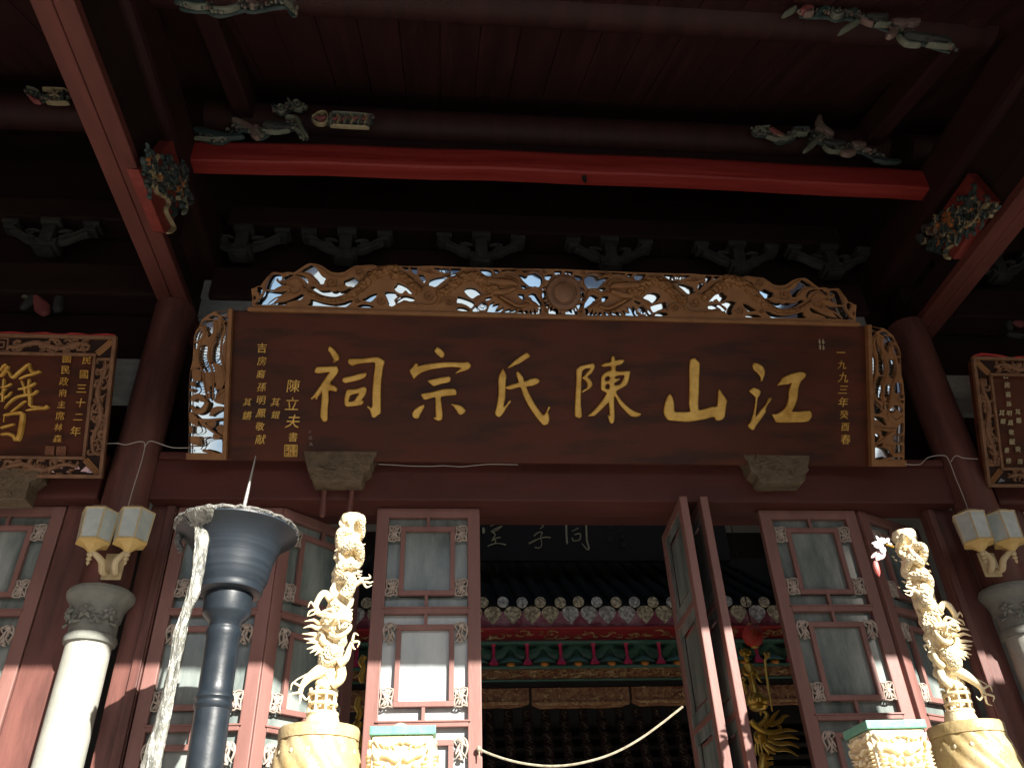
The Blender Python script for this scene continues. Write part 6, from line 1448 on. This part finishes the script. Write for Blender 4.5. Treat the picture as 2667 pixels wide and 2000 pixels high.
for st in (tang, zi, tong):
    b = MB()
    for pts, wd in st: b.relief([(lambda p: (p.x, p.z))(at(u, v, YI)-Vector(hb.location)) for u, v in ZI(pts)], [w_*.20796*pxm(p_)*0.9 for w_ in wd], h=0.012, base=-0.012, sub=4)
    b.obj('character', M_['gilt'], hb)
class _F:
    def loc(s, u, v, out=0): q = at(u, v, YI)-Vector(hb.location); return (q.x, q.z)
column_text(_F(), hb, '仲和', 1591, 1372, 1588, 1404, 22, m=M_['greygreen'])
column_text(_F(), hb, '元景書', 1619, 1378, 1622, 1418, 17, m=M_['greygreen'])
beam('inner_beam', (AX, 5.6, at(1460,1345,5.6).z+0.12), (5.2,0.2,0.30), 'lintel', 'dark red beam inside the hall, hiding the top of the black inner name board')

# ================================================================== gold things in the gaps beside the doors
YG = 5.55
ZG = Z(1900,1600,.2412)
def G(pts, Y=YG): return [at(u, v, Y) for u, v in ZG(pts)]
def gtube(b, pts, wd, org, Y=YG, sub=5, seg=9, flat=0.7):
    P = smooth_line(G(pts, Y), sub); n_ = len(P); q = .2412/2*pxm(org); R_ = []
    for i in range(n_):
        t_ = i*(len(wd)-1)/(n_-1); j = min(int(t_), len(wd)-2); R_.append((wd[j]+(wd[j+1]-wd[j])*(t_-j))*q)
    b.tube([Vector(p)-org for p in P], R_, seg=seg, flat=flat, axis=(0,1,0))
go = G([(330,1330)])[0]; t = thing('gold_dragon_carving', go, 'polished gold dragon-head carving with flaming mane, right of the folded-back doors', 'carving')
flames = [([(230,1140),(300,1215),(400,1262),(500,1262),(555,1225),(545,1200),(520,1215)],[60,64,56,40,20,14,8]),([(300,1200),(370,1160),(405,1090),(375,1045),(335,1060),(345,1090)],[40,56,50,36,24,8]),([(380,1210),(450,1150),(490,1080),(540,1030)],[50,50,36,8]),([(440,1190),(540,1150),(590,1095),(645,1090)],[50,50,36,8]),
 ([(420,1290),(540,1260),(640,1240),(735,1255)],[50,44,36,8]),([(420,1320),(540,1320),(650,1310),(755,1345)],[50,48,40,8]),([(410,1350),(540,1390),(650,1385),(755,1440)],[50,48,40,8]),([(390,1390),(500,1450),(620,1455),(745,1530)],[50,50,44,8]),([(360,1400),(420,1470),(500,1500)],[40,40,10]),
 ([(340,1390),(350,1460),(370,1530)],[26,26,6]),([(310,1395),(310,1470),(325,1530)],[26,26,6]),([(285,1395),(280,1460),(290,1520)],[26,26,6]),([(375,1395),(395,1450),(430,1510)],[26,26,6]),([(400,1380),(440,1430),(480,1480)],[26,26,6])]
for pts, wd in flames:
    b = MB(); gtube(b, pts, wd, go, YG-0.02*len(wd)); b.obj('flame_lock', M_['goldin'], t)
b = MB(); b.ball((0.0,0,0), 70*.2412*pxm(go), 16, 10, sc=(1,0.6,1.15)); b.ball((-0.02,-0.05,0.005), 26*.2412*pxm(go), 12, 8); b.obj('dragon_head', M_['goldin'], t)
b = MB(); gtube(b, [(380,1500),(370,1600),(365,1700)], [90,110,120], go, YG+0.03); gtube(b, [(400,1540),(470,1545)], [40,30], go); gtube(b, [(400,1610),(470,1600)], [40,30], go); b.obj('dragon_neck', M_['goldin'], t)
# statue on a lotus
so = G([(300,935)])[0]; t = thing('gold_statue', so, 'small gold robed statue on a lotus, under the red lantern inside the right gap', 'statue')
q = .2412*pxm(so)
b = MB(); b.lathe([(60*q,-95*q),(80*q,-85*q),(100*q,-60*q),(95*q,-45*q)], seg=24); b.obj('lotus_base', M_['goldin'], t)
for ring_, (n_, r_, h_) in enumerate(((9,88,90),(9,70,100))):
    for i in range(n_):
        th = 2*math.pi*(i+0.5*ring_)/n_; d = Vector((math.cos(th), math.sin(th), 0)); b = MB()
        b.tube(smooth_line([d*50*q+Vector((0,0,-55*q)), d*(r_+18)*q+Vector((0,0,-15*q)), d*(r_+12)*q+Vector((0,0,30*q)), d*(r_-14)*q+Vector((0,0,(h_-10)*q))],3), [30*q,36*q,40*q,42*q,40*q,38*q,34*q,26*q,16*q,4*q], seg=9, flat=0.35, axis=d); b.obj('lotus_petal', M_['goldin'], t)
b = MB(); b.lathe([(44*q,80*q),(40*q,150*q),(36*q,230*q),(46*q,300*q),(52*q,350*q),(46*q,390*q),(20*q,405*q),(14*q,415*q),(24*q,430*q),(28*q,455*q),(20*q,480*q),(6*q,490*q)], seg=40, lean=(-0.06,0), wob=lambda th,z: 1+0.07*math.sin(9*th+z*40))
b.obj('robed_figure', M_['goldin'], t)
for s in (-1,1):
    b = MB(); b.tube(smooth_line([(s*44*q-20*q,0,360*q),(s*70*q-20*q,-10*q,310*q),(s*50*q-15*q,-40*q,270*q),(s*8*q,-52*q,285*q)],4), [16*q]*5+[22*q]*4+[12*q]*4, seg=9); b.obj('sleeve', M_['goldin'], t)
b = MB(); b.tube(smooth_line([(20*q,-45*q,290*q),(60*q,-45*q,210*q),(78*q,-40*q,180*q)],3), [8*q,16*q,20*q,18*q,14*q,8*q,3*q], seg=7, flat=0.4); b.obj('scarf', M_['goldin'], t)
b = MB()
for i in range(7):
    a = math.radians(200-i*36.6); b.tube([(-36*q,-5*q,505*q),(-36*q+75*q*math.cos(a)*0.9,-20*q,515*q+46*q*math.sin(a))], [26*q,10*q], seg=7)
b.ball((-36*q,0,510*q), 48*q, 12, 8, sc=(1.3,0.7,0.8)); b.obj('crown', M_['goldin'], t)
b = MB()
for i in range(9): b.ball((-110*q+10*q*math.sin(i*2), -10*q, 85*q+i*20*q), 16*q, 8, 6)
b.obj('cloud_support', M_['goldin'], t)
b = MB(); P = G([(385,480),(400,650),(430,850),(462,1040)]); o0 = P[0]; b.tube([p-o0 for p in P], [0.010,0.010,0.009,0.006], seg=8)
t = thing('gold_staff', o0, 'thin gold staff with a flower knob beside the small gold statue', 'staff'); b.obj('rod', M_['goldin'], t)
b = MB()
for (u, v, r_) in ((400,440,26),(380,420,16),(420,420,16),(425,455,14),(395,470,18)):
    p = G([(u,v)])[0]-o0; b.ball(p, r_*q, 10, 7)
b.obj('flower_knob', M_['goldin'], t)
# red lantern
lo_ = at(1961,1655,5.9); t = thing('red_lantern', lo_, 'round red lantern with faded gold marks hanging inside above the small gold statue', 'lantern')
rl = 27*pxm(lo_)
b = MB(); b.lathe([(rl*0.35,-rl*1.05),(rl*0.75,-rl*0.75),(rl*0.98,-rl*0.25),(rl,0.0),(rl*0.96,rl*0.3),(rl*0.72,rl*0.78),(rl*0.35,rl*1.05)], seg=48, wob=lambda th,z: 1-0.025*abs(math.cos(12*th))); b.obj('lantern_shade', M_['lantern'], t)
b = MB(); b.lathe([(rl*0.36,rl*1.04),(rl*0.36,rl*1.15),(rl*0.1,rl*1.18)], seg=20); b.lathe([(rl*0.1,-rl*1.2),(rl*0.36,-rl*1.15),(rl*0.36,-rl*1.04)], seg=20); b.obj('lantern_cap', M_['goldin'], t)
b = MB()
for pts in ([(-.5,.25),(-.3,.5),(-.35,-.1)],[(-.1,.7),(0,.1),(-.15,-.5)],[(.2,.6),(.15,.0)],[(-.6,-.1),(-.3,-.3)],[(.1,-.2),(.45,.25)],[(-.3,.1),(.3,.2)]):
    b.relief([(x*rl*0.9, z*rl*0.9) for x, z in pts], rl*0.11, h=0.004, base=rl*0.93, sub=2)
tag(b.obj('gold_mark', M_['orangec'], t), kind='stuff')
b = MB(); b.tube([(0,0,rl*1.15),(0,0,0.9)], 0.004, seg=6); b.obj('hanging_cord', M_['darkwood'], t)
# left gap: gold carving behind the turned door
ZH = Z(740,1560,.2652)
ho = at(*ZH([(745,900)])[0], 5.6); t = thing('gold_dragon_carving', ho, 'polished gold coiled carving glimpsed in the narrow gap left of the sun-bright door', 'carving')
q = .2652*pxm(ho); rnd = random.Random(5)
def H_(pts, wd, name):
    b = MB(); P = smooth_line([at(u, v, 5.6)-ho for u, v in ZH(pts)], 5); n_ = len(P); R_ = []
    for i in range(n_):
        t_ = i*(len(wd)-1)/(n_-1); j = min(int(t_), len(wd)-2); R_.append((wd[j]+(wd[j+1]-wd[j])*(t_-j))*q/2)
    b.tube(P, R_, seg=10); b.obj(name, M_['goldin'], t)
H_([(790,560),(760,620),(780,680),(755,760),(770,820)], [60,70,50,60,40], 'coil'); H_([(740,960),(720,1040),(745,1120),(715,1180)], [50,70,60,50], 'coil'); H_([(740,1200),(700,1300),(740,1400),(760,1500)], [80,120,90,60], 'coil'); H_([(690,1400),(740,1500),(720,1600),(700,1700)], [60,90,110,120], 'coil')
for k in range(7): H_([(700,1420+k*28),(735,1440+k*28),(760,1470+k*28)], [10,22,6], 'mane_lock')
